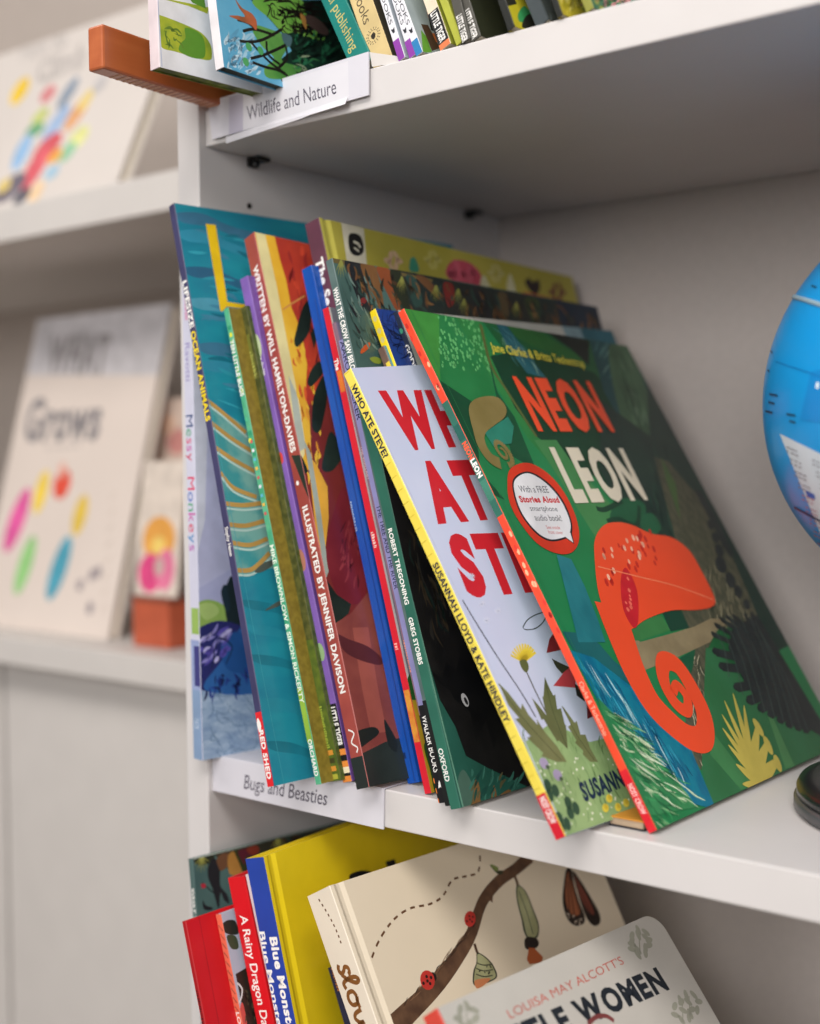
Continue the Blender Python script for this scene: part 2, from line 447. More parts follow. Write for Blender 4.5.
f.strokes([M('#1d2350'), M('#2a3c86')], 26, ((206, 678), (246, 664), (250, 688), (206, 692)), (1, 9), .0016, 5, .6)
f.strokes([M('#5d7a9a'), M('#6d88a8'), M('#8ea6c2')], 60, ((206, 696), (262, 690), (262, 745), (208, 752)), (16, 14), .0005, 8, 1.0)
f.L('#1c2440', .0007, (212, 668), (218, 640), (232, 646), (226, 664))
s = b.spine
b.sband('#7f97b8', 688, 775); b.sband('#8f9cc4', 640, 690); b.sband('#3b3a78', 646, 686, .35, 1); b.sband('#8fae58', 608, 634, .15, 1)
s.k += 1
cols = ['#d43c8c', '#e0528f', '#c2448f', '#d8c23c', '#8f77b8', '#8f77b8']
def vtext(b, txt, y0, y1, cols, a0, a1, bold=.02):
    n = len(txt)
    ws = [glyphs(c if c != ' ' else 'n', bold)[2]*.9+.12 for c in txt]; tot = sum(ws); p = 0
    for i, c in enumerate(txt):
        if c != ' ':
            b.stext(M(cols[i % len(cols)]), c, y0+(y1-y0)*p/tot, y0+(y1-y0)*(p+ws[i]-.12)/tot, a0, a1, bold=bold); b.spine.k -= 1
        p += ws[i]
    b.spine.k += 1
vtext(b, 'Messy', 415, 463, ['#2f4a7a', '#3f9a6a', '#d23c6c', '#c04a9c', '#c23c5c'], .12, .95, .0)
vtext(b, 'Monkeys', 477, 553, ['#cf2f5a', '#3c66b0', '#3f9a6a', '#c23c9c', '#d23c5c', '#3c86c0', '#b24aa8'], .12, .95, .0)
b.stext(M('#8a7fb4'), 'Ravotti', 343, 381, .25, .8, bold=0); b.scrib('#d890b4', 286, 320, .3, .85)
b.stext(M('#c3d0de'), 'TATE', 718, 729, .2, .7, bold=0)
b.done()

# ocean animals
b = book('tall teal picture book with yellow frame, Ocean Animals on a dark spine', O=(274.5, 786), T=(174.5, 203), Bp=(314, 777), Kp=(300, 222), w=.21, t=.0052, group=GM,
         cover=mat('#22899b', .35, 0, 26, '#1d7890', stretch=(1, 1, 3)), spine='#3c3a5e')
f = b.front
rn = random.Random(4)
for i, y in enumerate((214, 232, 268, 300, 345, 362, 600, 625, 655, 700, 742)):
    x = 174.5+(y-203)*.1715
    f.B(['#3a6f8c', '#2f86a0', '#2b6080', '#4a93a8'][i % 4] if y < 420 else ['#1a7184', '#238296'][i % 2], (x-4, y), (x+25, y-2+rn.random()*5), (x+60, y+14), (x+130, y+30), (x+128, y+36), (x+70, y+26), (x+34, y+13), (x+8, y+9))
f.strokes([M('#2f93a6'), M('#17697e'), M('#3d7e98')], 70, ((178, 215), (330, 240), (330, 430), (212, 400)), (26, 5), .0022, 11, .2)
f.P(mat('#6fa29c', .4, 0, 60, '#3c8d92', lo=.42, hi=.58), (206, 400), (260, 436), (300, 490), (300, 560), (236, 578), (206, 470), sc=1)
for pts, c in ((((80,95),(150,150),(260,245)), 0), (((100,200),(190,270),(285,330)), 0), (((120,315),(200,370),(300,425)), 0), (((140,430),(200,500),(310,545)), 0), (((165,575),(250,583),(335,572)), 0), (((180,672),(260,678),(345,655)), 0), (((195,757),(280,768),(360,738)), 0), (((215,885),(290,880),(370,805)), 0)):
    f.L('#b08c4c', .0024, *pts, off=(190, 380), sc=4.653); f.L('#a9c6c0', .0012, *[(x+6, y+22) for x, y in pts], off=(190, 380), sc=4.653)
f.B('#4d5650', (300, 890), (345, 850), (392, 838), (380, 866), (330, 895), off=(190, 380), sc=4.653); f.B('#4d5650', (338, 278), (350, 265), (392, 240), (392, 258), off=(180, 540), sc=3.94)
f.P('#e3bd1c', (312, 197), (380, 205), (460, 730), (600, 752), (600, 780), (455, 762), (425, 797), (412, 790), off=(160, 195), sc=6.833)
f.L('#3f9aa8', .0003, (196, 330), (240, 560), (284, 784), smooth=False)
b.sband('#d9252c', 712, 790)
b.stext(W_, 'LIFESIZE', 281, 328, .15, .9, bold=.035); b.stext(M('#f0d418'), 'OCEAN ANIMALS', 331, 421, .12, .92, bold=.035)
b.stext(W_, 'Sophy Henn', 527, 556, .25, .8); b.stext(W_, 'RED SHED', 730, 779, .15, .85, bold=.04)
f = b.spine; v = b.vof(725); f.B(W_, *[proj(b.at(-.0012/.21, v+dv, -.0052*(1-a))) for a, dv in ((.2, 0), (.5, .012), (.85, 0), (.5, -.012))])
b.done()

# ten little bugs
b = book('slim picture book with mint green Ten Little spine, beside the teal ocean book', O=(321.5, 784), T=(228.5, 307.5), yaw=-2, w=.215, t=.0038, group=GM,
         cover=mat('#7a6a26', .45, 0, 300, '#8f7e30'), spine=mat('#5fae86', .4, 0, 120, '#3f9a72'))
rn = random.Random(9)
for i in range(22):
    y = 312+i*7; b.sband(rn.choice(['#9dbb3c', '#3f9d74', '#d8d83c', '#4fae84', '#2d8c68']), y, y+4, rn.random()*.5, .5+rn.random()*.5)
for i in range(9): b.sband(['#c25a5a', '#d8d8e0', '#5aa6c2', '#e0b04a'][i % 4], 440+i*9, 443+i*9, .25, .75)
b.sband('#8db03c', 688, 742)
b.spine.k += 1
b.stext(W_, 'TEN LITTLE BUGS', 340, 396, .12, .9, bold=.03); b.stext(M('#e8f0e0'), 'MIKE BROWNLOW & SIMON RICKERTY', 545, 703, .12, .9, bold=.02)
b.stext(W_, 'ORCHARD', 739, 776, .15, .9, bold=.03)
b.done()

# olive
b = book('olive green mossy picture book squeezed between mint and purple spines', O=(342, 780), T=(246.5, 305.5), yaw=-2, w=.215, t=.0078, group=GM,
         cover=mat('#3a4a1c', .5, 0, 300, '#55642a'), spine=mat('#565826', .6, 0, 250, '#3c4218', lo=.4, hi=.6))
b.sband('#6a6e2c', 335, 372, .2, .75); b.spine.k += 1
b.scrib('#a3a654', 352, 378)
b.sband(mat('#5d6e20', .6, 0, 200, '#42561c'), 640, 790); b.scrib('#98a83c', 706, 748, .3, .6)
for i, y in enumerate((750, 758, 766, 774)): b.sband(['#c98a34', '#3c3c1c', '#c98a34', '#a8a83c'][i], y, y+5, .3, .75)
b.done()

# purple
b = book('purple thin paperback with orange and black stripes at its foot', O=(352.5, 781), T=(248, 275.5), yaw=-2, w=.25, t=.0064, group=GM,
         cover='#6d4c98', spine='#7b5ba8')
f = b.spine
for y, l, c in ((346, 12, '#b7c49c'), (560, 11, '#a8705c'), (652, 9, '#8fae7c')):
    v = b.vof(y); dv = (b.vof(y-l)-v)
    f.poly2([f.uv(.5+.42*math.cos(a), v+dv*math.sin(a)) for a in [2*math.pi*i/14 for i in range(14)]], M(c))
v = b.vof(458); f.poly2([f.uv(.5+.3*math.cos(a), v+.012*math.sin(a)) for a in [2*math.pi*i/14 for i in range(14)]], M('#c8403c'))
b.scrib(W_, 358, 376, .25, .85)
b.sband('#17171a', 704, 782); b.stext(W_, 'LITTLE TIGER', 707, 746, .2, .85, bold=.04)
for y, c in ((749, '#e08a3c'), (761, '#e08a3c'), (767, '#e9dcb8'), (776, '#e08a3c')): b.sband(c, y, y+6)
b.done()

# written by will
b = book('thick red-brown hardback lettered Written by Will Hamilton-Davies down its spine', O=(369.5, 787), T=(254.6, 232), Bp=(407.6, 778.5), Kp=(304, 243), w=.25, t=.0098, group=GM, kind='hard', groove=False,
         cover=mat('#a0332a', .3, 0, 40, '#b8402c'), joint=mat('#d8c890', .3, .03), spine=mat('#a34a40', .35, 0, 60, '#94403a'), back='#d8b878')
f = b.front; o6 = dict(off=(230, 230), sc=4.267); o7 = dict(off=(290, 440), sc=4.267)
f.P(mat('#6e2a28', .3, 0, 30, '#7f302c'), (300, 1700), (0, 1000), (400, 700), (600, 700), (700, 1700), **o6)
f.P(mat('#d6a02c', .3, 0, 40, '#e2b43a'), (100, 5), (190, 25), (212, 120), (240, 215), (262, 330), (300, 420), (330, 560), (322, 700), (340, 800), (350, 1024), (290, 1024), (120, 200), **o6)
f.P('#d8cc94', (108, 5), (150, 18), (200, 240), (260, 560), (300, 760), (325, 940), (300, 1000), (230, 700), **o6)
f.P('#a8b0a4', (250, 620), (285, 700), (312, 860), (322, 930), (290, 950), **o6)
f.strokes([M('#d08a2c'), M('#c8532c'), M('#e0b43a')], 40, ((290, 330), (304, 330), (322, 470), (305, 470)), (3, 14), .0016, 3)
f.strokes([M('#8f2a28'), M('#b8382c'), M('#7a2626'), M('#c4442e')], 60, ((285, 236), (330, 248), (350, 420), (318, 400)), (4, 26), .0022, 7)
FE = mat('#1b2420', .3, 0, 40, '#26322c')
f.B(FE, (345, 300), (310, 330), (280, 440), (274, 480), (290, 498), (330, 450), (345, 400), **o6)
f.B(FE, (380, 560), (345, 600), (330, 650), (345, 668), (375, 640), (400, 600), **o6); f.B(FE, (400, 620), (360, 700), (350, 780), (352, 850), (380, 862), (400, 800), (415, 700), **o6)
f.B(FE, (430, 860), (400, 960), (395, 1024), (440, 1024), (480, 950), **o6); f.B(FE, (345, 440), (352, 480), (360, 500), (380, 400), **o6)
f.B(FE, (0, 20), (30, 40), (60, 90), (75, 135), (50, 140), (20, 110), (0, 70), **o7)
f.L('#c98a4c', .0009, (225, 340), (270, 310), (320, 280), **o6)
f.P('#d8a23a', (75, 60), (110, 100), (160, 200), (165, 330), (150, 470), (170, 560), (130, 560), (100, 300), **o7); f.P('#9aa49a', (60, 0), (100, 250), (150, 600), (165, 560), (130, 300), (90, 60), **o7)
f.B(mat('#6a1f28', .3, 0, 40, '#7a2830'), (230, 200), (180, 330), (155, 450), (165, 560), (210, 670), (290, 700), (330, 620), (320, 420), (300, 300), **o7)
f.strokes([M('#8a343a'), M('#561a22')], 26, ((345, 520), (362, 520), (362, 580), (338, 560)), (-3, 14), .0012, 21)
f.P(FE, (140, 580), (165, 610), (200, 660), (260, 700), (250, 740), (190, 790), (150, 700), **o7)
f.P(mat('#7a3c38', .3, 0, 60, '#8a4840'), (180, 790), (260, 740), (340, 640), (420, 700), (520, 1024), (640, 1600), (300, 1600), (230, 1100), (190, 900), **o7)
f.L(mat('#9a5248', .3), .010, (300, 800), (340, 1050), (380, 1250), **o7); f.B('#54262a', (200, 830), (250, 850), (330, 880), (390, 930), (385, 960), (300, 940), (230, 900), **o7)
f.P(mat('#232a28', .3, 0, 40, '#2c3432'), (345, 800), (355, 757), (385, 742), (410, 735), (425, 800), (380, 800), sc=1)
f.B('#1e2422', (353, 735), (360, 730), (374, 727), (379, 733), (370, 741), (358, 748)); f.B('#1e2422', (384, 720), (390, 728), (397, 742), (396, 752), (388, 744))
b.stext(W_, 'WRITTEN BY WILL HAMILTON-DAVIES', 266, 452, .28, .74, bold=.035)
b.stext(W_, 'ILLUSTRATED BY JENNIFER DAVISON', 506, 693, .28, .74, bold=.035)
sf = b.spine; sf.poly2([sf.uv(.25, b.vof(454)), sf.uv(1, b.vof(458)), sf.uv(1, b.vof(502)), sf.uv(.75, b.vof(488)), sf.uv(.45, b.vof(466))], FE); b.sband('#232a28', 757, 800)
v = b.vof(741); sf = b.spine; sf.L(W_, .0008, (.3, v+.02), (.7, v+.012), (.35, v-.002), (.75, v-.012), (.6, v-.02), uv=True)
v = b.vof(482); sf.poly2([sf.uv(.3+.12*math.cos(a), v+.004*math.sin(a)) for a in [2*math.pi*i/14 for i in range(14)]], W_)
b.done()

# The Se...
b = book('tall olive-yellow hardback with plum spine standing at the back of the row', O=(437, 780), T=(319, 217.5), yaw=-1, Kc=(572, 277), t=.0105, group=GM, kind='hard',
         cover=mat('#a39a3c', .35, 0, 30, '#aea448'), joint=mat('#b0a84c', .35), spine=mat('#573040', .4, 0, 60, '#623848'), back='#573040')
b.stext(W_, 'The Se', 258, 305, .2, .75, bold=.04)
f = b.front; o8 = dict(off=(320, 200), sc=2.9286)
f.P('#c9c4b0', (62, 66), (128, 84), (138, 200), (78, 176), **o8); f.B('#17171a', (84, 104), (104, 98), (122, 112), (128, 150), (110, 164), (88, 150), **o8)
f.L('#c9c4b0', .0016, (98, 122), (112, 128), (118, 140), **o8, smooth=False); f.L('#c9c4b0', .0012, (100, 140), (114, 150), **o8)
f.B('#b8485a', (370, 220), (375, 190), (400, 175), (440, 185), (470, 215), (470, 250), (400, 240), **o8); f.dots(M('#c4586a'), 12, ((447, 264), (478, 266), (478, 280), (450, 278)), .002, .004, 3)
for c, m in (((215, 178), '#c8a888'), ((330, 175), '#b8b060'), ((515, 215), '#b8b070'), ((695, 270), '#6a2a34')):
    for k in range(6):
        a = k*math.pi/3; f.E(m, (c[0]+16*math.cos(a), c[1]+16*math.sin(a)), .0035, .0018, math.degrees(a), **o8, step=False)
    f.k += 1
f.B('#3c8a70', (262, 205), (265, 172), (278, 170), (290, 200), (284, 212), **o8); f.B('#c8c4a0', (470, 250), (480, 220), (500, 262), **o8); f.B('#c8c4a0', (548, 268), (556, 215), (575, 275), **o8)
f.B('#2c2024', (600, 240), (612, 228), (622, 240), (640, 234), (644, 262), (630, 278), (612, 262), **o8)
b.done()

# blue
b = book('bright blue glossy thin book between the red-brown hardback and the red spine', O=(419.5, 782), T=(312, 265), yaw=-2, w=.21, t=.0078, group=GM,
         cover=mat('#0f4fa8', .25, .05), spine=mat('#1450a6', .25, 0, 20, '#0f45a0'))
b.sband('#0c3a86', 300, 782, .62, .74); b.sband('#0c2858', 752, 758, .1, .35)
b.scrib('#9fb6d6', 500, 530, .05, .2)
b.done()

# red
b = book('slim red spine with narrow grey cover strip, right of the glossy blue book', O=(431.5, 793), T=(328.5, 307), yaw=-2, w=.23, t=.0042, group=GM,
         cover=mat('#8b8c98', .4, .05), spine=mat('#cf2030', .35, .05))
f = b.front
f.P('#e8e4e0', (328, 306), (330, 306), (434, 794), (431, 794)); f.B('#c8962c', (395, 505), (400, 500), (412, 560), (406, 580)); f.B('#4c6a2c', (404, 560), (410, 556), (416, 610), (411, 612))
f.B('#2f6a2c', (406, 690), (412, 672), (416, 700), (414, 735)); f.P('#c9a82c', (412, 700), (440, 700), (450, 800), (430, 800)); f.B('#2c5a20', (424, 745), (434, 738), (440, 770), (436, 795), (430, 770)); f.B('#3c7a2c', (420, 715), (428, 712), (432, 735), (428, 742))
b.stext(W_, 'The', 359, 370, .15, .85, bold=.04); b.sband('#d8742c', 371, 392, .2, 1); b.scrib('#f0c8c0', 532, 548, .2, .8); b.scrib('#f0a8a0', 643, 650, .2, .85)
b.sband(mat('#c8642c', .4, 0, 150, '#d8a03c'), 690, 742, .1, 1)
b.done()

# mauve thin
b = book('very thin mauve-brown paperback just left of the lilac spine', O=(443, 802), T=(336, 322), yaw=-2, w=.225, t=.0026, group=GM,
         cover='#8f86a8', spine='#7e6070')
b.scrib('#d88a6c', 640, 672, .2, .85); b.stext(M('#c9a8a8'), 'THE WALLABY', 446, 480, .15, .85, bold=0)
b.sband('#17171a', 715, 804)
for y in (778, 788, 798): b.sband('#e07a3c', y, y+5)
b.done()

# tree and the river
b = book('lilac spine lettered The Tree and the River with black foot', O=(447.5, 802), T=(345.5, 338), yaw=-2, w=.24, t=.0048, group=GM,
         cover='#56686a', spine='#8683b2')
b.stext(M(NAVY), 'AARON BECKER', 341, 420, .2, .85, bold=.01); b.stext(M(NAVY), 'THE TREE AND THE RIVER', 505, 589, .25, .85, bold=.01)
b.sband('#17171a', 705, 812); b.stext(W_, 'WALKER BOOKS', 715, 772, .15, .9, bold=.01)
v = b.vof(785); sf = b.spine; sf.poly2([sf.uv(.3, v-.006), sf.uv(.6, v-.004), sf.uv(.9, v-.006), sf.uv(.75, v+.003), sf.uv(.6, v+.01), sf.uv(.45, v+.004)], W_)
b.done()

# what the crow saw below
b = book('dark jungle-feather picture book with white Crow lettering on a grey-green spine', O=(453.5, 805), T=(332.5, 258), yaw=-2, Kc=(597, 307), t=.0048, group=GM,
         cover=mat('#3a5450', .35, 0, 24, '#4e6c66'), spine=mat('#5d716f', .4, 0, 60, '#4c6260'))
crow = b; f = b.front
DK = mat('#23262a', .35, 0, 50, '#2f3032'); o8 = dict(off=(320, 200), sc=2.9286)
f.P(mat('#23302f', .35, 0, 40, '#31312d'), (225, 200), (400, 240), (620, 280), (850, 320), (850, 520), (600, 520), (420, 420), (250, 330), **o8)
f.P(mat('#16283a', .35), (690, 290), (850, 310), (850, 500), (720, 420), **o8)
f.P('#6a5c38', (30, 168), (330, 232), (330, 240), (40, 184), **o8)
for i, (m, q) in enumerate(((DK, ((72, 178), (118, 186), (150, 300), (158, 340), (125, 320), (95, 250))), ('#7a5534', ((118, 186), (160, 195), (185, 290), (180, 325), (150, 280))), ('#8a4a2c', ((165, 198), (205, 206), (240, 310), (225, 325), (195, 270))),
        ('#2a3024', ((205, 206), (236, 212), (262, 300), (250, 322), (220, 280))), ('#6c4a30', ((280, 224), (312, 228), (355, 280), (330, 275))), ('#7a2c28', ((360, 245), (390, 250), (392, 300), (375, 312))), (DK, ((440, 262), (480, 270), (500, 345), (470, 350))), (DK, ((60, 240), (84, 300), (120, 340), (96, 330))),
        ('#5a4c34', ((520, 275), (548, 280), (552, 350), (535, 345))), ('#2f4a44', ((250, 225), (280, 232), (300, 300), (275, 310))), ('#3c4a2c', ((600, 290), (640, 296), (640, 360), (620, 350))))):
    f.B(m, *q, **o8)
f.strokes([M('#4a3626'), M('#6b4a30'), M('#2b2c24'), M('#31463e'), M('#7d5a38'), M('#24201e')], 150, ((345, 262), (600, 312), (606, 335), (380, 315)), (6, 16), .0022, 5, .4)
for c in ((62, 176), (240, 225), (405, 260), (422, 290), (575, 300), (340, 250)):
    for k in range(5):
        a = math.radians(50+k*22); f.L('#8f9048', .0011, c, (c[0]+12*math.cos(a), c[1]+26*math.sin(a)), (c[0]+22*math.cos(a), c[1]+52*math.sin(a)), **o8, taper=1)
o4 = dict(off=(300, 300), sc=6.833)
f.B('#c8562c', (412, 365), (425, 325), (472, 290), (476, 318), (440, 355), **o4); f.B('#8a9a38', (475, 400), (510, 388), (552, 405), (548, 435), (505, 430), **o4); f.B('#7a2c2c', (395, 10), (440, -20), (460, 0), (420, 40), **o4)
for q in (((345, 50), (400, 110), (380, 115)), ((365, 150), (412, 220), (395, 222)), ((480, 190), (540, 280), (560, 330), (500, 260)), ((420, 20), (470, 60), (520, 150), (470, 100))): f.B(DK, *q, **o4)
f.strokes([M('#4c6a62'), M('#2f4642'), M('#6a8078')], 60, ((338, 270), (370, 275), (400, 345), (355, 345)), (6, 12), .0014, 15)
b.stext(W_, 'WHAT THE CROW SAW BELOW', 288, 376, .2, .9, bold=.03)
b.sband('#1a1c1c', 700, 810)
b.done()

# oxford / robert tregoning
b = book('dark paperback with black shaggy shape on teal-green, Oxford spine', O=(461, 808), T=(367, 400), Bp=(535, 784), w=.235, t=.0062, group=GM,
         cover=mat('#2c6254', .35, 0, 40, '#245648'), spine=mat('#2f6a58', .38, 0, 50, '#2a5f50'))
f = b.front
K1 = mat('#151515', .35, 0, 70, '#1f1e1d'); K2 = mat('#0d0e0f', .35, 0, 60, '#171717')
f.P(K1, (380, 440), (420, 440), (560, 640), (640, 800), (541, 806), (528, 787), (505, 776), (488, 768), (466, 756), (455, 726), (440, 700), (428, 660), (416, 640), (404, 590), (390, 520))
f.strokes([M('#2c2a26'), M('#383024'), M('#1c2a26')], 60, ((400, 490), (440, 500), (470, 620), (425, 620)), (8, 30), .002, 6)
f.P(K2, (430, 670), (442, 678), (446, 662), (456, 670), (462, 648), (472, 655), (480, 660), (494, 690), (500, 720), (494, 750), (486, 720), (476, 740), (470, 712), (455, 700), (450, 690))
f.E('#c8c8c8', (465, 700), .0022, .0035, 20); f.E('#222222', (466, 701), .001, .002, 20); f.L('#0d0e0f', .002, (433, 673), (441, 683), (450, 690), taper=1)
f.B('#7a5a34', (471, 806), (474, 790), (476, 776), (480, 790), (480, 806)); f.B('#7a5a34', (491, 801), (494, 785), (497, 800)); f.B('#7a5a34', (500, 795), (510, 789), (509, 797), (500, 800))
f.B('#4a6a5c', (462, 806), (458, 780), (464, 770), (474, 790), (470, 806))
f.strokes([M('#3c7464'), M('#1d4a40'), M('#5c5a3c')], 30, ((462, 770), (520, 785), (516, 795), (464, 808)), (5, -12), .0014, 9)
f.L('#6fa38c', .0009, (372, 420), (410, 590), (463, 807), smooth=False)
sp = W_; b.stext(sp, 'ROBERT TREGONING', 528, 604, .15, .6, bold=.03); b.stext(sp, 'GREG STOBBS', 617, 664, .15, .6, bold=.03); b.stext(sp, 'OXFORD', 748, 781, .12, .6, bold=.02)
b.done()

# who ate steve
b = book('pale blue paperback with big red title and bright yellow Who Ate Steve? spine', O=(566, 836), T=(351, 368), Bp=(634, 812), Kp=(420, 365), w=.235, t=.0056, tiltf=.012, group=GM,
         cover=mat('#bfc6e0', .35, 0, 12, '#ced3e8'), spine=mat('#ecd85c', .38, 0, 60, '#e6d04e'))
steve = STEVE = b; f = b.front; I = dict(off=(500, 740), sc=6.833); J = dict(off=(440, 600), sc=5.125)
GR = mat('#8aa56f', .4, 0, 60, '#9ab57c')
f.P(GR, (505, 736), (525, 742), (552, 722), (590, 742), (640, 730), (700, 760), (700, 860), (560, 860))
f.strokes([M('#7f9b62'), M('#9fb884'), M('#5f7a48')], 90, ((512, 742), (620, 742), (650, 800), (570, 830)), (-5, -14), .0007, 3, .3)
f.dots(M('#e6e8d0'), 70, ((530, 760), (620, 745), (650, 800), (570, 830)), .0004, .0007, 4)
RD = mat('#c92430', .35, .04)
for s_, p0, p1, p2 in (('WHO', (401, 446), (500, 440), (377.5, 390)), ('ATE', (436, 519.5), (514, 513), (412, 461)), ('STEVE?', (467, 593), (612, 581), (444, 534))):
    f.TL(RD, s_, p0, p1, p2, bold=.06, gap=.1)
f.L('#c4c8de', .0007, (352, 370), (460, 598), (566, 834), smooth=False)
f.L('#2c2c34', .0007, (115, 0), (190, 125), (300, 300), (420, 480), (490, 600), **J)
f.L('#4c4a40', .0008, (445, 372), (490, 470), (545, 580), **J)
YF = M('#dcc23c')
for k in range(11):
    a = math.radians(200+k*13); f.L(YF, .0012, (428, 318), (428+78*math.cos(a)*.9, 312+88*math.sin(a)), **J, taper=0, step=False)
f.k += 1; f.B('#5c6238', (408, 312), (440, 308), (455, 345), (442, 372), (420, 352), **J)
OL = [mat('#6d7048', .4, 0, 60, '#7d8056'), mat('#5f6440', .4, 0, 60, '#6d724c')]
f.P(OL[0], (300, 425), (350, 475), (415, 560), (420, 530), (455, 590), (500, 640), (495, 610), (540, 680), (600, 750), (650, 830), (600, 830), (520, 800), (530, 785), (445, 705), (465, 700), (385, 610), (405, 605), (350, 540), **J)
f.P(OL[1], (470, 500), (505, 540), (545, 590), (525, 500), (530, 490), (537, 395), (560, 450), (580, 490), (590, 485), (600, 560), (620, 555), (640, 640), (645, 640), (655, 765), (610, 720), (600, 725), (560, 660), (530, 610), (520, 615), **J)
f.P(OL[0], (625, 540), (655, 580), (690, 630), (700, 620), (720, 690), (745, 690), (770, 760), (810, 830), (770, 830), (730, 790), (735, 775), (690, 730), (700, 720), (655, 650), (670, 640), **J)
for l in (((300, 430), (420, 600), (620, 820)), ((537, 400), (575, 560), (650, 755)), ((625, 545), (700, 690), (790, 820))): f.L('#484c30', .0004, *l, **J)
f.P('#8a2a30', (545, 272), (560, 200), (585, 165), (625, 255), **J); f.P('#c0424a', (580, 440), (620, 390), (650, 345), (690, 350), (695, 450), **J); f.P('#6a1f28', (755, 610), (750, 520), (790, 560), (800, 590), **J)
f.P('#3c3c2c', (572, 300), (610, 320), (665, 345), (625, 378), (595, 345), **J); f.P('#2c2a26', (690, 430), (760, 470), (740, 520), (700, 490), **J)
f.L('#3c4446', .0005, (424, 140), (450, 100), (500, 72), (545, 65), (530, 110), (490, 145), (440, 152), (424, 140), **J)
for c in ((238, 105), (296, 55), (215, 20), (160, -120)):
    for k in range(5):
        a = math.radians(k*36+10); f.L('#d4d8ea', .0004, (c[0]-18*math.cos(a), c[1]-18*math.sin(a)), (c[0]+18*math.cos(a), c[1]+18*math.sin(a)), **J, step=False)
    f.k += 1
for c in ((350, 345), (490, 465), (430, 570)):
    for dx, dy in ((-25, -35), (28, 2), (-10, 32)): f.E('#34503c', (c[0]+dx, c[1]+dy), .0030, .0022, 70, **I, step=False)
    f.k += 1
for c in ((300, 160), (392, 240)):
    f.E('#a79ab8', c, .0028, .0026, 0, **I); f.E('#4c5e44', (c[0]+25, c[1]+25), .0013, .001, 0, **I); f.L('#4c5e44', .0005, (c[0]+25, c[1]+25), (c[0]+60, c[1]+120), **I)
for c in ((745, 400), (720, 465), (805, 460), (860, 430)):
    f.E('#e2cc4c', c, .0024, .0018, 20, **I); f.E('#d2b43c', (c[0]+3, c[1]-8), .0012, .0012, 0, **I)
f.T(M('#22304c'), 'SUSANNAH LLOYD', (584.5, 801), (673, 767), (577.5, 783), bold=.045)
v0 = b.vof(795)
for i in range(34):
    y = 372+i*13; b.sband('#cdb43a', y, y+.7, 0, .7)
b.spine.k += 1
b.stext(M(NAVY), 'WHO ATE STEVE?', 385, 457, .2, .85, bold=.03); b.stext(M(NAVY), 'SUSANNAH LLOYD & KATE HINDLEY', 563, 722, .2, .85, bold=.03)
b.sband('#cf2233', 794, 842); b.stext(W_, 'NOSY CROW', 797, 823, .2, .85, bold=.03)
b.done()

# three slim books between
b = book('thin book with yellow flower-dotted spine and blue scribble cover', T=(375.5, 308.5), ref=(crow, -.0038), leandeg=25, w=.20, t=.0046, group=GM,
         cover=mat('#23408a', .4, .05), spine='#e6cb1e')
f = b.front
f.strokes([M('#141f4c'), M('#101a44')], 60, ((376, 310), (405, 312), (415, 350), (395, 348)), (12, 10), .0007, 6, .9)
for y in (319, 331, 340): 
    v = b.vof(y); b.spine.poly2([b.spine.uv(.5+.28*math.cos(a), v+.006*math.sin(a)) for a in [2*math.pi*i/10 for i in range(10)]], M('#c9c07c'), step=False)
b.spine.k += 1
b.done()
b = book('slim book with brown spine and plain teal cover, yellow near its top', T=(384, 345.5), ref=(crow, -.0056), leandeg=26, w=.19, t=.0045, group=GM,
         cover=mat('#5696a6', .4, .05), spine='#6a544a')
b.front.P(mat('#c9822c', .4, 0, 80, '#d89a3c'), (600, 800), (680, 770), (690, 850), (600, 850)); b.sband('#e0c84a', 363, 380, .4, 1); b.sband('#24242c', 790, 830)
b.done()
b = book('navy spine with white Godf letters wedged behind the green Neon Leon book', T=(398, 310), ref=(crow, -.0072), leandeg=24, Kc=(612, 331), t=.0044, group=GM,
         cover=mat('#bdbcb4', .4, .03), spine='#20293c')
f = b.front
f.P('#26606e', (575, 322), (640, 320), (700, 520), (640, 470)); f.P('#7e98a0', (560, 322), (577, 322), (640, 470), (620, 460)); f.P('#d8c4c0', (600, 760), (680, 740), (680, 850), (600, 850))
b.stext(W_, 'GODF', 345, 369, .2, .85, bold=.02)
v = b.vof(331); b.spine.poly2([b.spine.uv(.5+.3*math.cos(a), v+.006*math.sin(a)) for a in [2*math.pi*i/6 for i in range(6)]], M('#3c8a6a'))
b.done()

# flat orange notebook half under the two big covers
P_ = onz((609, 825.5), 0); nb = thing('notebook', P_, 'orange notebook lying flat on the shelf, its corner peeping under the red-titled cover', 'notebook')
mb = MB(); dx_ = .017; 
mb.box((P_[0], P_[1], .0003), (P_[0]+dx_, P_[1]+.10, .0009), '#24242c'); mb.box((P_[0], P_[1], .0040), (P_[0]+dx_, P_[1]+.10, .0046), mat('#cc8a34', .4, .05)); mb.build('cover', nb)
mb = MB(); mb.box((P_[0]+.0004, P_[1]+.0004, .0010), (P_[0]+dx_-.0004, P_[1]+.099, .0039), mat('#a8927a', .7)); mb.build('pages', nb)

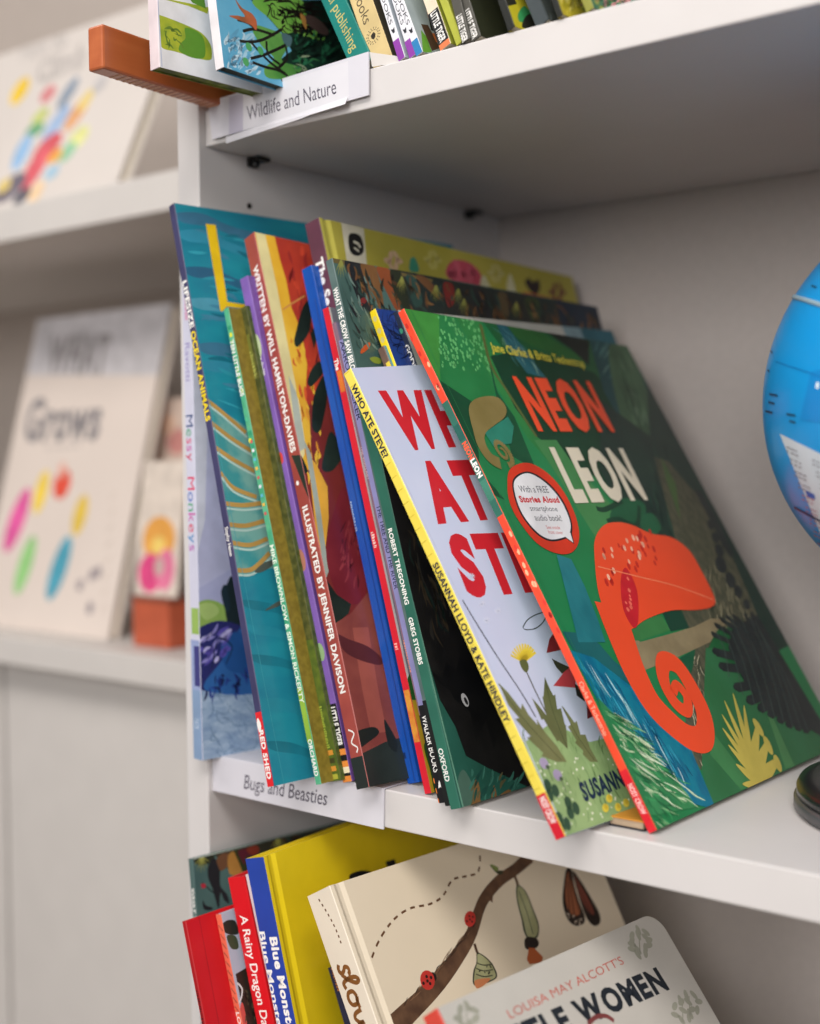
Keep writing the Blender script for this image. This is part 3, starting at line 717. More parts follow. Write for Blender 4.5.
# neon leon
b = book('green jungle paperback titled Neon Leon with orange-red spine, frontmost and rightmost on the middle shelf', O=(657, 830), T=(404, 308.5), Bp=(819, 755), Kc=(627, 346), t=.0042, group=GM,
         cover=mat('#207845', .35, 0, 20, '#27834f'), spine='#e6492c')
f = b.front
Z1 = dict(off=(400, 300), sc=4.1); Z2 = dict(off=(500, 440), sc=4.1); Z3 = dict(off=(540, 600), sc=4.1); Z4 = dict(off=(640, 560), sc=4.267)
f.P(mat('#1b5a34', .35, 0, 30, '#1f6a3a'), (480, 318), (630, 346), (820, 755), (740, 800), (700, 640), (600, 480))
f.P('#3f8a3c', (0, 30), (160, 55), (165, 330), (50, 130), **Z1)
f.P(mat('#24753f', .35, 0, 40, '#2b8048'), (160, 55), (330, 85), (400, 380), (300, 420), (165, 330), **Z1)
f.P('#2f7f42', (225, 65), (330, 85), (420, 330), (560, 520), (640, 700), (520, 560), (380, 330), **Z1)
f.dots(M('#62b06a'), 135, ((438, 315), (478, 320), (492, 372), (440, 366)), .0005, .001, 5, 1.8, 60)
f.P('#164a30', (165, 330), (300, 420), (330, 700), (430, 820), (340, 780), (220, 520), **Z1); f.P('#185034', (330, 100), (400, 380), (470, 480), (560, 700), (460, 640), (400, 420), **Z1)
f.P('#2f6a34', (420, 95), (580, 135), (770, 250), (760, 260), (540, 190), (460, 140), **Z1)
f.P('#133f2a', (370, 230), (480, 210), (700, 260), (800, 300), (900, 420), (1050, 560), (1300, 900), (1250, 1100), (1050, 900), (560, 560), (470, 440), **Z1)
f.P('#1c2420', (590, 125), (775, 165), (775, 270), (700, 200), **Z1)
f.P(mat('#1d5560', .35, 0, 60, '#2b6a74'), (390, 90), (430, 95), (560, 270), (600, 320), (520, 300), (440, 190), **Z1)
f.strokes([M('#5f9aa0'), M('#3f7a80'), M('#9ac0a8')], 24, ((488, 322), (502, 324), (540, 366), (520, 366)), (12, 14), .0005, 31)
f.L('#5a6434', .0022, (330, 100), (370, 260), (430, 360), (520, 500), (560, 560), **Z1)
f.P('#1d4c4e', (589, 340), (628, 345), (668, 430), (652, 445), (632, 440), (604, 392)); f.strokes([M('#6f9a90'), M('#4c8080')], 22, ((592, 350), (612, 350), (632, 410), (612, 400)), (9, -16), .0007, 8, .12)
f.B(mat('#35573c', .35, 0, 60, '#466a4a'), (609, 347), (626, 342), (640, 372), (652, 410), (652, 438), (640, 444), (626, 430), (614, 390)); f.strokes([M('#86a488'), M('#5f8462'), M('#1f3f2c')], 44, ((611, 350), (624, 350), (648, 420), (632, 420)), (8, 20), .0008, 18, .12)
f.P(mat('#3f7f48', .35, 0, 40, '#4c8c54'), (140, 0), (230, 0), (300, 100), (480, 290), (560, 340), (460, 345), (395, 405), (310, 270), (200, 90), **Z2)
f.P(mat('#13302a', .35, 0, 40, '#1c3a30'), (600, 400), (650, 436), (646, 380), (760, 560), (800, 640), (760, 660), (722, 600), (690, 590), (652, 560), (600, 470))
f.strokes([M('#1f4438'), M('#0f2620'), M('#2c4c3c')], 40, ((640, 440), (668, 440), (700, 540), (650, 540)), (6, 22), .0016, 51, .15)
f.B('#1f5a3c', (500, 240), (590, 260), (590, 330), (540, 360), (450, 320), **Z2); f.B('#235f40', (560, 330), (620, 300), (660, 360), (620, 390), **Z2)
f.L('#173f2c', .003, (395, 280), (430, 285), (500, 250), **Z2); f.L('#173f2c', .003, (440, 335), (490, 325), (560, 350), (570, 270), **Z2)
TR = mat('#5c5b48', .4, 0, 120, '#464a3a', stretch=(3, 3, .4), lo=.4, hi=.6)
f.P(TR, (60, -440), (120, -420), (250, -270), (400, 0), (520, 280), (420, 285), (330, 290), (280, 400), (275, 640), (262, 900), (190, 780), (200, 560), (216, 420), (235, 380), (180, 240), (190, 60), **Z4)
f.P('#4d6a3c', (660, 70), (720, 180), (740, 330), (680, 160), **Z2)
f.strokes([M('#8a8468'), M('#a8a080'), M('#38402f')], 90, ((692, 560), (722, 560), (748, 612), (712, 622)), (3, 16), .0007, 9, .15); f.strokes([M('#c4bda0'), M('#8a8468'), M('#38402f')], 60, ((692, 650), (704, 650), (702, 770), (690, 740)), (2, 14), .0006, 10, .3)
f.P(mat('#85775a', .4, 0, 80, '#968868'), (-40, 300), (0, 350), (130, 315), (230, 285), (300, 250), (400, 255), (330, 300), (300, 350), (150, 420), (20, 470), (-30, 440), **Z4)
f.P('#3a7a44', (-60, 255), (90, 235), (130, 300), (0, 345), (-60, 340), **Z4); f.P('#164030', (90, 215), (170, 200), (210, 290), (130, 305), **Z4)
f.P(mat('#2b6a3e', .35, 0, 30, '#33744a'), (280, 375), (330, 380), (430, 500), (620, 640), (800, 760), (800, 1000), (300, 1040), (265, 900), (275, 500), **Z4)
f.P('#3f7f4c', (270, 700), (330, 760), (480, 960), (430, 980), (300, 830), **Z4); f.P('#4d8552', (540, 650), (560, 660), (660, 880), (620, 890), **Z4)
f.P('#17563a', (150, 430), (235, 380), (225, 460), (205, 520), **Z4)
DF = mat('#20292a', .35, 0, 80, '#2c3434')
f.P(DF, (385, -10), (350, -60), (330, -110), (300, -170), (260, -240), (230, -300), (262, -290), (300, -230), (345, -140), (400, -20), **Z4)
for x, y, r in ((300, -150, .0045), (322, -95, .005), (338, -40, .006), (345, 20, .0075), (385, 85, .0068), (418, 135, .0056), (455, 190, .0045)): f.E(DF, (x, y), r, r*.62, 25, **Z4)
tips = [(480, 232), (450, 238), (400, 242), (372, 245), (348, 255), (325, 280), (312, 318), (318, 392), (345, 455), (408, 545), (462, 602), (510, 636), (552, 660), (592, 684), (630, 704), (668, 716), (702, 726)]
for i, t in enumerate(tips):
    k = min(1, max(0, (i-1)/(len(tips)-2))); a = (505+k*225, 300+k*400)
    f.L(DF, .0052 if i > 6 else .0036, t, ((t[0]+a[0])/2-4, (t[1]+a[1])/2), a, **Z4, taper=0); 
    f.E(DF, t, .0026 if i > 6 else .0018, .0018, 0, **Z4)
f.P(DF, (390, 300), (480, 240), (500, 236), (900, 900), (760, 745), (705, 712), (640, 690), (565, 640), (505, 600), (450, 535), (412, 455), (375, 375), **Z4)
for q0, q1 in zip([(320, 300), (337, 268), (360, 250), (385, 244), (425, 240), (465, 236), (490, 262), (508, 300), (528, 335)], [(378, 500), (437, 575), (488, 620), (532, 650), (573, 673), (612, 695), (650, 712), (685, 722), (715, 728)]):
    f.L('#4a5a54', .0006, q0, ((q0[0]+q1[0])/2+10, (q0[1]+q1[1])/2-14), q1, **Z4)
f.strokes([M('#3a4444')], 14, ((742, 628), (756, 632), (790, 700), (770, 690)), (14, 26), .0005, 19, .1)
YL = mat('#cdbb58', .38, 0, 60, '#bfae50')
for t, a, w_ in (((395, 570), (462, 810), .0044), ((358, 600), (458, 830), .0042), ((348, 660), (466, 860), .0044), ((350, 718), (474, 885), .0048), ((375, 790), (484, 915), .0052), ((408, 872), (492, 945), .0052), ((436, 958), (505, 962), .0045),
                 ((442, 622), (470, 850), .0046), ((503, 694), (474, 900), .0070), ((545, 770), (488, 930), .0074), ((590, 850), (500, 950), .0078)):
    m_ = ((t[0]+a[0])/2, (t[1]+a[1])/2); f.L(YL, w_, t, m_, a, (a[0]+12, a[1]+40), **Z4, taper=2)
for c, rx, ry, r_ in (((503, 716), .0030, .0052, 5), ((545, 792), .0031, .0052, -12), ((585, 868), .0031, .0048, -25)): f.E(YL, c, rx, ry, r_, **Z4)
f.B(YL, (462, 790), (478, 830), (492, 880), (510, 920), (560, 930), (500, 970), (480, 930), (468, 870), **Z4)
f.P('#1d5f62', (90, 130), (150, 135), (240, 180), (300, 250), (400, 330), (385, 352), (330, 330), (220, 240), (140, 215), **Z3)
f.P(mat('#1f6c76', .35, 0, 90, '#2a7c84', stretch=(1, 1, .4)), (230, 470), (290, 490), (345, 600), (400, 740), (430, 830), (320, 830), **Z2)
f.P(mat('#0e6486', .3, 0, 70, '#127f96', stretch=(2, 2, .5)), (120, 205), (220, 238), (350, 338), (480, 440), (540, 520), (620, 620), (720, 860), (600, 830), (500, 700), (380, 560), (240, 420), **Z3)
f.strokes([M('#2f9ab4'), M('#0c4c70'), M('#3fa6c0'), M('#0a5c84')], 110, ((572, 655), (596, 660), (690, 770), (650, 775)), (14, 24), .0009, 12, .08)
f.strokes([M('#c9e4e4'), M('#8fc8d0')], 16, ((580, 655), (600, 665), (690, 775), (665, 775)), (18, 32), .0006, 13, .06)
f.P(mat('#2c7a4a', .35, 0, 90, '#3d8f58', stretch=(2, 2, .5)), (235, 400), (330, 500), (450, 620), (560, 740), (640, 850), (380, 900), (300, 640), **Z3)
f.strokes([M('#3f9c5e'), M('#1d5c38'), M('#8fc088'), M('#cfe0b8'), M('#276e46')], 150, ((600, 705), (620, 715), (690, 790), (655, 822)), (16, 12), .0009, 14, .25)
f.strokes([M('#e4ecd0')], 10, ((600, 712), (612, 720), (680, 790), (655, 805)), (34, 24), .0006, 24, .06)
# orange curled frond: a plain leafy shape with a coiled stem
OR = mat('#f0502c', .33, .03, 30)
f.B(OR, (385, 470), (390, 400), (425, 350), (480, 338), (540, 350), (620, 385), (700, 400), (770, 450), (820, 530), (878, 650), (865, 685), (800, 698), (700, 700), (600, 735), (540, 775), (470, 790), (405, 640), **Z2)
f.thick(OR, [(285, 20), (330, 150), (385, 290), (455, 420), (540, 510), (620, 568), (672, 560), (670, 470), (620, 360), (560, 270), (505, 255), (505, 330), (550, 420), (600, 455), (600, 400), (560, 350), (545, 380)], [.024, .020, .0165, .0145, .0135, .0125, .0115, .010, .0085, .007, .006, .005], **Z3)

f.dots(M('#c42a22'), 26, ((602, 545), (650, 530), (664, 560), (604, 590)), .0009, .0016, 41, 1.6, 70); f.dots(M('#f6b89a'), 16, ((602, 550), (640, 535), (650, 560), (604, 585)), .0009, .0014, 42, 1.6, 70)
f.B('#c8202c', (500, 540), (520, 530), (560, 620), (565, 740), (545, 770), (505, 700), (492, 600), **Z2); f.dots(M('#f0705c'), 9, ((623, 575), (634, 575), (636, 620), (626, 615)), .0008, .0014, 43)
f.L('#f78a62', .0006, (400, 520), (560, 560), (720, 600), (870, 655), **Z2)
# small brown bud shape
BR = mat('#7f7040', .4, 0, 60, '#8c7c4c')
f.P('#2c7f6a', (345, 545), (440, 480), (465, 520), (455, 590), (380, 600), **Z1)
f.B(BR, (280, 450), (300, 412), (350, 396), (400, 402), (432, 440), (428, 480), (385, 515), (350, 545), (335, 590), (300, 540), **Z1)
f.L(BR, .007, (318, 540), (335, 600), (370, 650), (410, 672), **Z1); f.spiral(BR, (502, 452), .0078, .0015, .0034, 1.6, .75, 18, math.radians(240))
# sticker
f.B('#d23820', (28, 190), (40, 120), (110, 95), (190, 135), (260, 215), (310, 320), (322, 410), (292, 462), (230, 466), (150, 425), (80, 340), (40, 265), **Z2)
f.B('#1c1c22', (48, 190), (66, 146), (120, 132), (192, 174), (254, 246), (290, 330), (292, 385), (262, 408), (200, 416), (136, 376), (76, 292), **Z2); f.P('#1c1c22', (262, 400), (292, 380), (302, 428), **Z2)
f.B('#e4e2e4', (54, 192), (72, 152), (120, 139), (188, 180), (248, 250), (284, 332), (284, 380), (260, 400), (200, 408), (140, 370), (82, 290), **Z2); f.P('#e4e2e4', (262, 396), (286, 380), (298, 422), **Z2)
for s_, m, x0, x1, y, hh, bd in (('With a FREE', '#44444c', 82, 200, 216, 28, 0), ('Stories Aloud', '#c83038', 82, 244, 256, 26, .05), ('smartphone', '#44444c', 124, 236, 292, 22, 0), ('audio book!', '#44444c', 144, 254, 332, 26, 0), ('See inside', '#c85a5c', 190, 246, 366, 15, 0), ('front cover', '#c85a5c', 198, 258, 386, 15, 0)):
    f.T(M(m), s_, (x0, y), (x1, y+2), (x0-hh*.42, y-hh), **Z2, bold=bd)
f.T(M('#e8d84a'), 'Jane Clarke & Britta Teckentrup', (491.5, 351.5), (585, 368), (488.5, 342.5), bold=.015)
f.TL(mat('#f2532f', .33, .03), 'NEON', (536, 428), (613, 429), (511, 376), bold=.05, gap=.15)
f.TL(mat('#e2d8c2', .35, .03), 'LEON', (573, 500), (646, 497), (548, 447), bold=.05, gap=.15)
f.L('#2f8450', .0003, (410, 309), (535, 570), (662, 828), smooth=False)
# spine
b.sband('#2b6a5a', 402, 516); b.sband('#1d5a50', 425, 440); b.sband('#3c7f6a', 480, 500); b.spine.k += 1
b.stext(M('#ee5a3a'), 'NEON', 442, 459, .15, .85, bold=.06); b.stext(W_, 'LEON', 459, 477, .15, .85, bold=.06)
rn = random.Random(3)
for i in range(18):
    y = rn.choice([rn.uniform(312, 398), rn.uniform(520, 640)]); v = b.vof(y); a = rn.uniform(.15, .85); b.spine.poly2([b.spine.uv(a+.2*math.cos(q), v+.006*math.sin(q)) for q in [2*math.pi*k/8 for k in range(8)]], M(rn.choice(['#c22a24', '#f8b48c', '#d8382c'])), step=False)
b.spine.k += 1
b.stext(M('#f8c0a8'), 'Clarke & Teckentrup', 682, 735, .25, .8, bold=0)
b.sband('#d01f2c', 770, 835); b.stext(M('#f4d0cc'), 'NOSY CROW', 784, 814, .2, .85, bold=.02)
b.done()
# ------------------------------------------------------------------ top shelf, left to right (only the feet of the books show)
GU = 'books standing on the top shelf'
rb = MB()
A = onz((88, 72), ZU+.0004); Bq = onz((204, 107.5), ZU+.0004)
WOOD = mat('#a8552e', .35, 0, 14, '#b8653a', stretch=(6, .6, 6), coat=.3)
r = thing('wooden_batten', (A[0], A[1], ZU), 'orange-brown varnished wooden batten sticking out left of the top shelf books', 'wood batten')
dx = V3(.0108, .0006, 0); up = V3(0, 0, .0212); Bq = A+(Bq-A)*2.9
rb.hexa([A, A+dx, Bq+dx, Bq, A+up, A+dx+up, Bq+dx+up, Bq+up], WOOD); rb.build('bar', r, bevel=.0012)
mb = MB(); n_ = 26; dd = (Bq-A)/np.linalg.norm(Bq-A)
for i in range(n_):
    p = A+dd*(.012+i*.0042)+V3(0, 0, -.00015)
    mb.hexa([p+dx*.1, p+dx*.9, p+dx*.9+dd*.0016, p+dx*.1+dd*.0016, p+dx*.1+V3(0, 0, .0003), p+dx*.9+V3(0, 0, .0003), p+dx*.9+dd*.0016+V3(0, 0, .0003), p+dx*.1+dd*.0016+V3(0, 0, .0003)], mat('#d8a484', .5))
mb.build('grooves', r)

b = book('white picture book with green leafy ovals at the left end of the top shelf', O=(160, 67), E=(157.5, 0), yaw=-5, h=.25, w=.17, t=.0075, zb=ZU, group=GU, cover='#dcdadc', spine='#d6c8cc', pages=mat('#7d8a2c', .6, 0, 120, '#39451c'), back=mat('#8a9430', .5, 0, 100, '#3c4a20'))
f = b.front; Z = dict(off=(140, 0), sc=6.833)
LG = mat('#a9b02c', .4, 0, 150, '#8a9c2a'); f.B(LG, (130, 110), (140, 104), (300, 165), (420, 225), (480, 300), (492, 370), (478, 410), (400, 400), (250, 355), (150, 325), (138, 240), **Z)
f.B('#5c8a2a', (310, 190), (400, 220), (440, 280), (440, 390), (360, 395), (270, 350), (275, 300), (310, 260), **Z); f.strokes([M('#5f7a26')], 14, ((162, 22), (176, 26), (176, 46), (162, 44)), (5, 6), .0009, 3, .8)
f.P(LG, (160, -5), (200, -5), (470, 50), (462, 95), (330, 40), **Z); f.P('#5c8a2a', (340, -5), (440, -5), (450, 60), (360, 20), **Z)
f.L('#b8bcd0', .0006, (122, 0), (150, 455), **Z, smooth=False)
b.done()
b = book('white-spined picture book with dark tree branches on blue sky', O=(224, 67), E=(216, 0), yaw=2.5, h=.26, w=.24, t=.0055, zb=ZU, group=GU, cover=mat('#4f9cc4', .35, 0, 30, '#6ab0d0'), spine='#dcd8dc', pages=mat('#26302a', .6))
f = b.front; Z = dict(off=(200, 0), sc=5.125)
f.strokes([M('#9cc4da'), M('#b4d0e0'), M('#5a9cc0')], 60, ((224, 40), (244, 40), (262, 80), (228, 70)), (5, -8), .0016, 4, .7)
f.P(mat('#1d3c30', .35, 0, 40, '#16281f'), (260, 0), (330, 70), (420, 170), (470, 260), (380, 330), (420, 420), (900, 400), (900, 0), **Z)
f.B(mat('#5e9a3c', .35, 0, 50, '#7ab04c'), (270, 0), (500, -10), (540, 60), (560, 130), (640, 180), (630, 205), (560, 200), (490, 165), (430, 170), (360, 100), **Z)
f.B(mat('#4c8a40', .35, 0, 50, '#68a050'), (290, 130), (360, 150), (430, 180), (450, 240), (420, 310), (520, 350), (460, 400), (350, 400), (330, 350), (380, 300), (320, 240), (270, 160), **Z)
f.B('#4c6a70', (420, 170), (470, 190), (460, 240), (430, 220), **Z)
f.strokes([M('#1c1714'), M('#241c18')], 60, ((262, 2), (300, 0), (320, 34), (285, 26)), (16, 9), .0014, 15, .7)
f.strokes([M('#2a6a4a'), M('#14241c'), M('#0f1c18')], 60, ((290, 40), (345, 30), (348, 55), (290, 74)), (10, -10), .0022, 16, .7)
for p in (((205, 210), (260, 215), (330, 200), (420, 150)), ((260, 300), (330, 280), (400, 250), (440, 230)), ((270, 320), (340, 345), (400, 360), (450, 390)), ((260, 215), (300, 260), (360, 320), (440, 380)), ((440, 240), (445, 300), (400, 350)), ((220, 160), (280, 150), (380, 180)), ((340, 210), (350, 280), (410, 330)), ((190, 100), (240, 115), (275, 140))):
    f.L('#1f1a18', .0015, *p, **Z)
f.B(mat('#b8603c', .4, 0, 100, '#8a5030'), (180, -5), (215, 40), (250, 60), (270, 75), (290, 110), (288, 155), (262, 130), (215, 110), (150, 82), (190, 80), (230, 85), (200, 40), **Z)
f.B('#4c3c38', (530, 90), (570, 80), (620, 110), (660, 160), (640, 180), (580, 150), **Z); f.B('#a8783c', (512, 70), (540, 90), (545, 150), (525, 120), **Z)
for c in ((235, 317), (310, 260), (250, 240)): f.E('#4c9a5c', c, .0022, .0022, 0, **Z)
f.strokes([M('#8a9a7c'), M('#3c7a4c')], 18, ((296, 55), (310, 60), (314, 76), (290, 76)), (8, 6), .0008, 19, .6)
b.done()
UP_ = [
 ('teal green spine with gold publishing letters above the Wildlife label', (372.5, 58), (355.5, 20), .0135, '#1c7a70', '#10524c', .25),
 ('cream-tan spine with a round black emblem, next to the teal spine', (392.7, 56), (380, 20), .0128, '#d2ba84', '#4a4438', .23),
 ('white slim spine with purple foot, left one of the two purple-footed spines', (405.4, 57), (387.8, 0), .0042, '#dcdce2', '#b4bcc4', .21),
 ('white slim spine with purple foot, right one of the two purple-footed spines', (416.3, 54), (399.5, 0), .0042, '#dcdce2', '#b4bcc4', .21),
 ('white slim spine with blue foot beside the purple-footed pair', (423, 51.5), (404, 0), .0042, '#dcdce2', '#a9b4ba', .21),
 ('cream spine with black Little Tiger foot behind a brown tree trunk cover', (451, 43), (436, 0), .0065, '#e2d4bc', '#a3aa3c', .24),
 ('lime green slim spine right of the cream Little Tiger spine', (463, 41), (447.5, 0), .004, '#a9ad3e', '#9ca03a', .24),
 ('dark grey spine with Little Tiger letters, left of a matching pair', (470.5, 38), (461, 0), .0052, '#4c4a44', '#3a3a34', .24),
 ('dark grey spine with Little Tiger letters, right of a matching pair', (481, 35.5), (469.8, 0), .0058, '#4e4c46', '#2c3024', .24),
 ('yellow picture book with green and black blotches on the top shelf', (515, 26), (506, 0), .004, '#1c1e1a', '#c2b82c', .25),
 ('slate-blue narrow picture book beside the yellow blotched cover', (549, 19), (541, 0), .007, '#3c4448', '#454e52', .25),
 ('yellow furry picture book near the right end of the top shelf', (563, 14), (558, 0), .003, '#1c1e1a', '#bfae34', .25),
 ('dark green and pink picture book at the right end of the top shelf', (594, 7.5), (591, 0), .004, '#8a8a3c', '#2f6a4c', .25),
]
for i, (lab, O_, E_, t_, sc, cc, hh) in enumerate(UP_):
    b = book(lab, O=O_, E=E_, yaw=-2, h=hh, w=.19, t=t_, zb=ZU, group=GU, cover=cc, spine=sc)
    f = b.front
    if i == 0: b.stext(M('#c9b86a'), 'caramel publishing', -32, 49, .3, .72, bold=.0); f.P('#14655c', (355, 0), (364, 0), (380, 60), (369, 60))
    if i == 1:
        b.stext(M('#4c4030'), 'Books', -8, 22, .25, .7, bold=0)
        v = b.vof(36); sp = b.spine
        for k in range(16):
            a = 2*math.pi*k/16; sp.L(M('#4c4030'), .0004, (.5+.3*math.cos(a), v+.0145*math.sin(a)), (.5+.38*math.cos(a), v+.018*math.sin(a)), uv=True, step=False)
        for k in range(14):
            a = 2*math.pi*k/14; a2 = 2*math.pi*(k+.6)/14; sp.L(M('#4c4030'), .0004, (.5+.26*math.cos(a), v+.012*math.sin(a)), (.5+.26*math.cos(a2), v+.012*math.sin(a2)), uv=True, step=False)
        sp.poly2([sp.uv(.5+.13*math.cos(k*.9), v+.006*math.sin(k*.9)*(1+.4*(k % 2))) for k in range(7)], M('#2c241c'))
    if i in (2, 3, 4):
        b.sband('#2c7cb4' if i == 4 else '#8a3ca0', 40, 62); b.stext(M('#2c2c34'), 'FIRST BOOKS', -40, 24.5, .25, .8, bold=.0)
        v = b.vof(31); b.spine.poly2([b.spine.uv(.25, v+.006), b.spine.uv(.55, v+.003), b.spine.uv(.85, v+.006), b.spine.uv(.7, v-.006), b.spine.uv(.4, v-.006)], M('#2c2c34'))
    if i == 4:
        f.P('#6aa43c', (421, 30), (426, 36), (432, 52), (423, 53)); f.P('#5a4234', (421, 24), (428, 25), (440, 48), (432, 51)); f.P('#dcb8b4', (424, -2), (438, -2), (450, 20), (428, 18))
        f.P('#2c2a28', (428, 15), (436, 18), (440, 34), (431, 30)); f.P('#d8743c', (432, 33), (442, 35), (446, 45), (436, 42))
    if i == 5:
        b.sband('#1b1b1c', 11, 42); b.stext(W_, 'LITTLE TIGER', 12, 41, .2, .8, bold=.03); b.sband('#e07a4c', 42, 50)
        f.L('#1f2a24', .0012, (452, 18), (457, 22), (463, 30), taper=1)
    if i in (7, 8): b.stext(W_, 'LITTLE TIGER', 15 if i == 7 else 10, 41 if i == 7 else 38, .15, .8, bold=.03)
    if i == 9:
        f.B('#3c9a5a', (518, 14), (524, 6), (530, 10), (538, 2), (540, 14), (530, 20), (520, 22)); f.B('#2c2c24', (523, 28), (526, 16), (534, 14), (546, 16), (546, 26)); f.P('#2c2c24', (505, -2), (514, -2), (517, 4), (508, 6)); f.P('#4f9a5a', (532, -2), (538, 4), (542, 16), (537, 18), (534, 6))
    if i == 10: f.strokes([M('#6a7478'), M('#2c3236')], 20, ((548, -2), (556, -2), (560, 14), (550, 16)), (4, 8), .0012, 5, .3)
    if i == 11:
        f.P('#8a9440', (576, -2), (592, -2), (594, 10), (584, 12)); f.strokes([M('#d8c84c'), M('#a89a2c'), M('#e0d470')], 40, ((560, -2), (580, -2), (584, 8), (564, 14)), (3, -9), .0014, 6, .4); f.strokes([M('#b88a6c'), M('#8a9440')], 14, ((578, 2), (590, 0), (592, 6), (582, 10)), (4, -5), .001, 7, .4)
    if i == 12:
        f.strokes([M('#8f9a3c'), M('#1f4a34'), M('#c88a8c'), M('#3c8a5c')], 40, ((592, -2), (625, -2), (625, 4), (596, 8)), (4, -5), .002, 8, .6)
    b.done()

# ------------------------------------------------------------------ bottom shelf (only the heads of the books show)
GB = 'picture books crowded on the bottom shelf'
Y0 = -.012
# another feather-cover book
b = book('dark jungle-feather picture book with grey-green spine, leftmost on the bottom shelf', T=(193, 859.5), E=(197.5, 918), Kp=(290, 835.5), y0=-.016, w=.25, t=.0042, zb=ZL, group=GB, cover=mat('#3f5c5c', .35, 0, 24, '#52706c'), spine='#4c6664')
f = b.front; Z = dict(off=(170, 830), sc=6.833)
f.P(mat('#2c3328', .35, 0, 40, '#38382c'), (300, 165), (850, 0), (1200, -120), (1200, 100), (560, 300), (420, 290), **Z)
for m, q in (('#2a3024', ((160, 205), (230, 185), (300, 170), (290, 220), (200, 240))), ('#23262a', ((260, 250), (300, 190), (340, 260), (345, 380), (390, 440), (405, 500), (370, 480), (345, 430), (335, 535), (315, 490), (290, 400), (262, 330))), ('#6a4a34', ((318, 200), (360, 160), (420, 170), (400, 240), (350, 280), (330, 250))), ('#a87a3c', ((400, 170), (440, 150), (480, 230), (500, 290), (420, 310), (395, 250))),
             ('#2f3a20', ((440, 140), (500, 140), (520, 250), (500, 290), (470, 220))), ('#5a2430', ((465, 145), (520, 125), (600, 120), (590, 175), (520, 180), (510, 240), (480, 190))), ('#7a3426', ((520, 130), (590, 105), (610, 150), (560, 170))), ('#23262a', ((225, 480), (245, 515), (290, 530), (280, 548), (230, 540)))):
    f.B(m, *q, **Z)
f.strokes([M('#4a3626'), M('#6b4a30'), M('#2b2c24'), M('#31463e'), M('#24201e')], 70, ((262, 843), (350, 820), (350, 826), (262, 855)), (4, 10), .002, 5, .4)
for c in ((215, 180), (735, 60)):
    for k in range(6):
        a = math.radians(20+k*25); f.L('#9a9c50', .001, (c[0], c[1]), (c[0]+60*math.cos(a), c[1]+110*math.sin(a)), **Z, taper=1)
f.L('#1d2224', .0006, (220, 360), (262, 400), (300, 430), **Z); f.B('#a83040', (210, 372), (235, 365), (245, 388), (222, 400), **Z)
b.stext(W_, 'WHAT THE CROW SAW BELOW', 888, 1010, .2, .85, bold=.03)
b.done()
# red with fold
b = book('plain red slim picture book leaning out at the far left of the bottom shelf', T=(186, 921), E=(206, 1024), Kp=(226, 907.5), y0=-.055, w=.235, t=.003, zb=ZL, group=GB, cover=mat('#c4161f', .3, .04), spine='#a8141c')
b.front.L('#a8121a', .0005, (198, 912), (219, 1024), smooth=False); b.scrib('#4c1014', 990, 1024, .2, .9)
b.done()
b = book('slim coral spine with dark slanting dashes and pale floral cover', T=(221, 914), E=(243, 1024), yaw=-1, y0=-.037, w=.23, t=.004, zb=ZL, group=GB, cover=mat('#a9b4c6', .35, .03), spine='#dc6a50')
f = b.front; Z = dict(off=(180, 740), sc=3.417)
f.B('#262c26', (145, 630), (165, 615), (190, 620), (200, 660), (175, 665), (150, 655), **Z); f.B('#3c4a34', (160, 670), (190, 670), (200, 710), (175, 712), **Z); f.P('#2c2620', (190, 800), (240, 770), (300, 1000), (230, 1000), **Z)
f.L('#d4d8da', .0009, (195, 830), (212, 850), (208, 885), (195, 905), **Z); f.B('#c8524c', (205, 920), (215, 900), (230, 980), (215, 1000), **Z); f.strokes([M('#4c4434'), M('#1c1a18')], 20, ((240, 985), (252, 985), (258, 1020), (246, 1020)), (2, 8), .001, 5, .3)
for y in range(925, 1010, 9): 
    v0, v1 = b.vof(y), b.vof(y+6); b.spine.L('#3c2c2c', .0004, (.2, v0), (.85, v1), uv=True, step=False)
b.spine.k += 1; b.stext(W_, 'LOR', 1012, 1030, .2, .85, bold=.02)
b.done()
b = book('red spine lettered A Rainy Dragon Day in white serif', T=(244.5, 876), E=(274.5, 1024), Kp=(252, 873), y0=-.030, w=.235, t=.0115, zb=ZL, group=GB, kind='hard', cover=mat('#c31820', .3, .04), spine=mat('#cb1720', .3, .04), back='#c31820')
b.stext(W_, 'A Rainy Dragon Day', 915, 1032, .28, .72, bold=.01)
b.done()
b = book('pale pink worn slim spine beside the red Rainy Dragon book', T=(250, 874), E=(282, 1024), Kp=(256, 871), y0=-.0305, w=.23, t=.0028, zb=ZL, group=GB, cover='#c8b8bc', spine='#cfc0c4')
b.done()
b = book('yellow hardback with blue Blue Monster spine on the bottom shelf', T=(263.5, 857), E=(296, 1024), Kp=(309, 840), y0=-.031, w=.255, t=.0125, zb=ZL, group=GB, kind='hard', cover=mat('#dfc41c', .35, .03), joint=mat('#e4ca20', .35, .03), spine=mat('#24409a', .4, .05), back='#d2b81a')
f = b.front; Z = dict(off=(290, 840), sc=6.833)
f.B('#17171c', (405, 245), (440, 220), (500, 207), (552, 218), (600, 260), (620, 330), (560, 380), (430, 300), **Z); f.P('#17171c', (652, 148), (715, 130), (726, 172), (664, 188), **Z); f.P('#17171c', (670, 200), (730, 190), (800, 400), (720, 400), **Z)
b.stext(W_, 'Blue Monster', 937, 1040, .52, .92, bold=.04)
b.spine.k += 1
b.stext(W_, 'Blue Monster', 931, 1034, -.02, .3, bold=.02)
b.done()
b = book('navy slim book sliver between the yellow and the cream slow book', T=(336, 966), E=(353, 1024), yaw=-2, y0=-.006, w=.2, t=.006, zb=ZL, group=GB, cover='#141c38', spine='#182044')
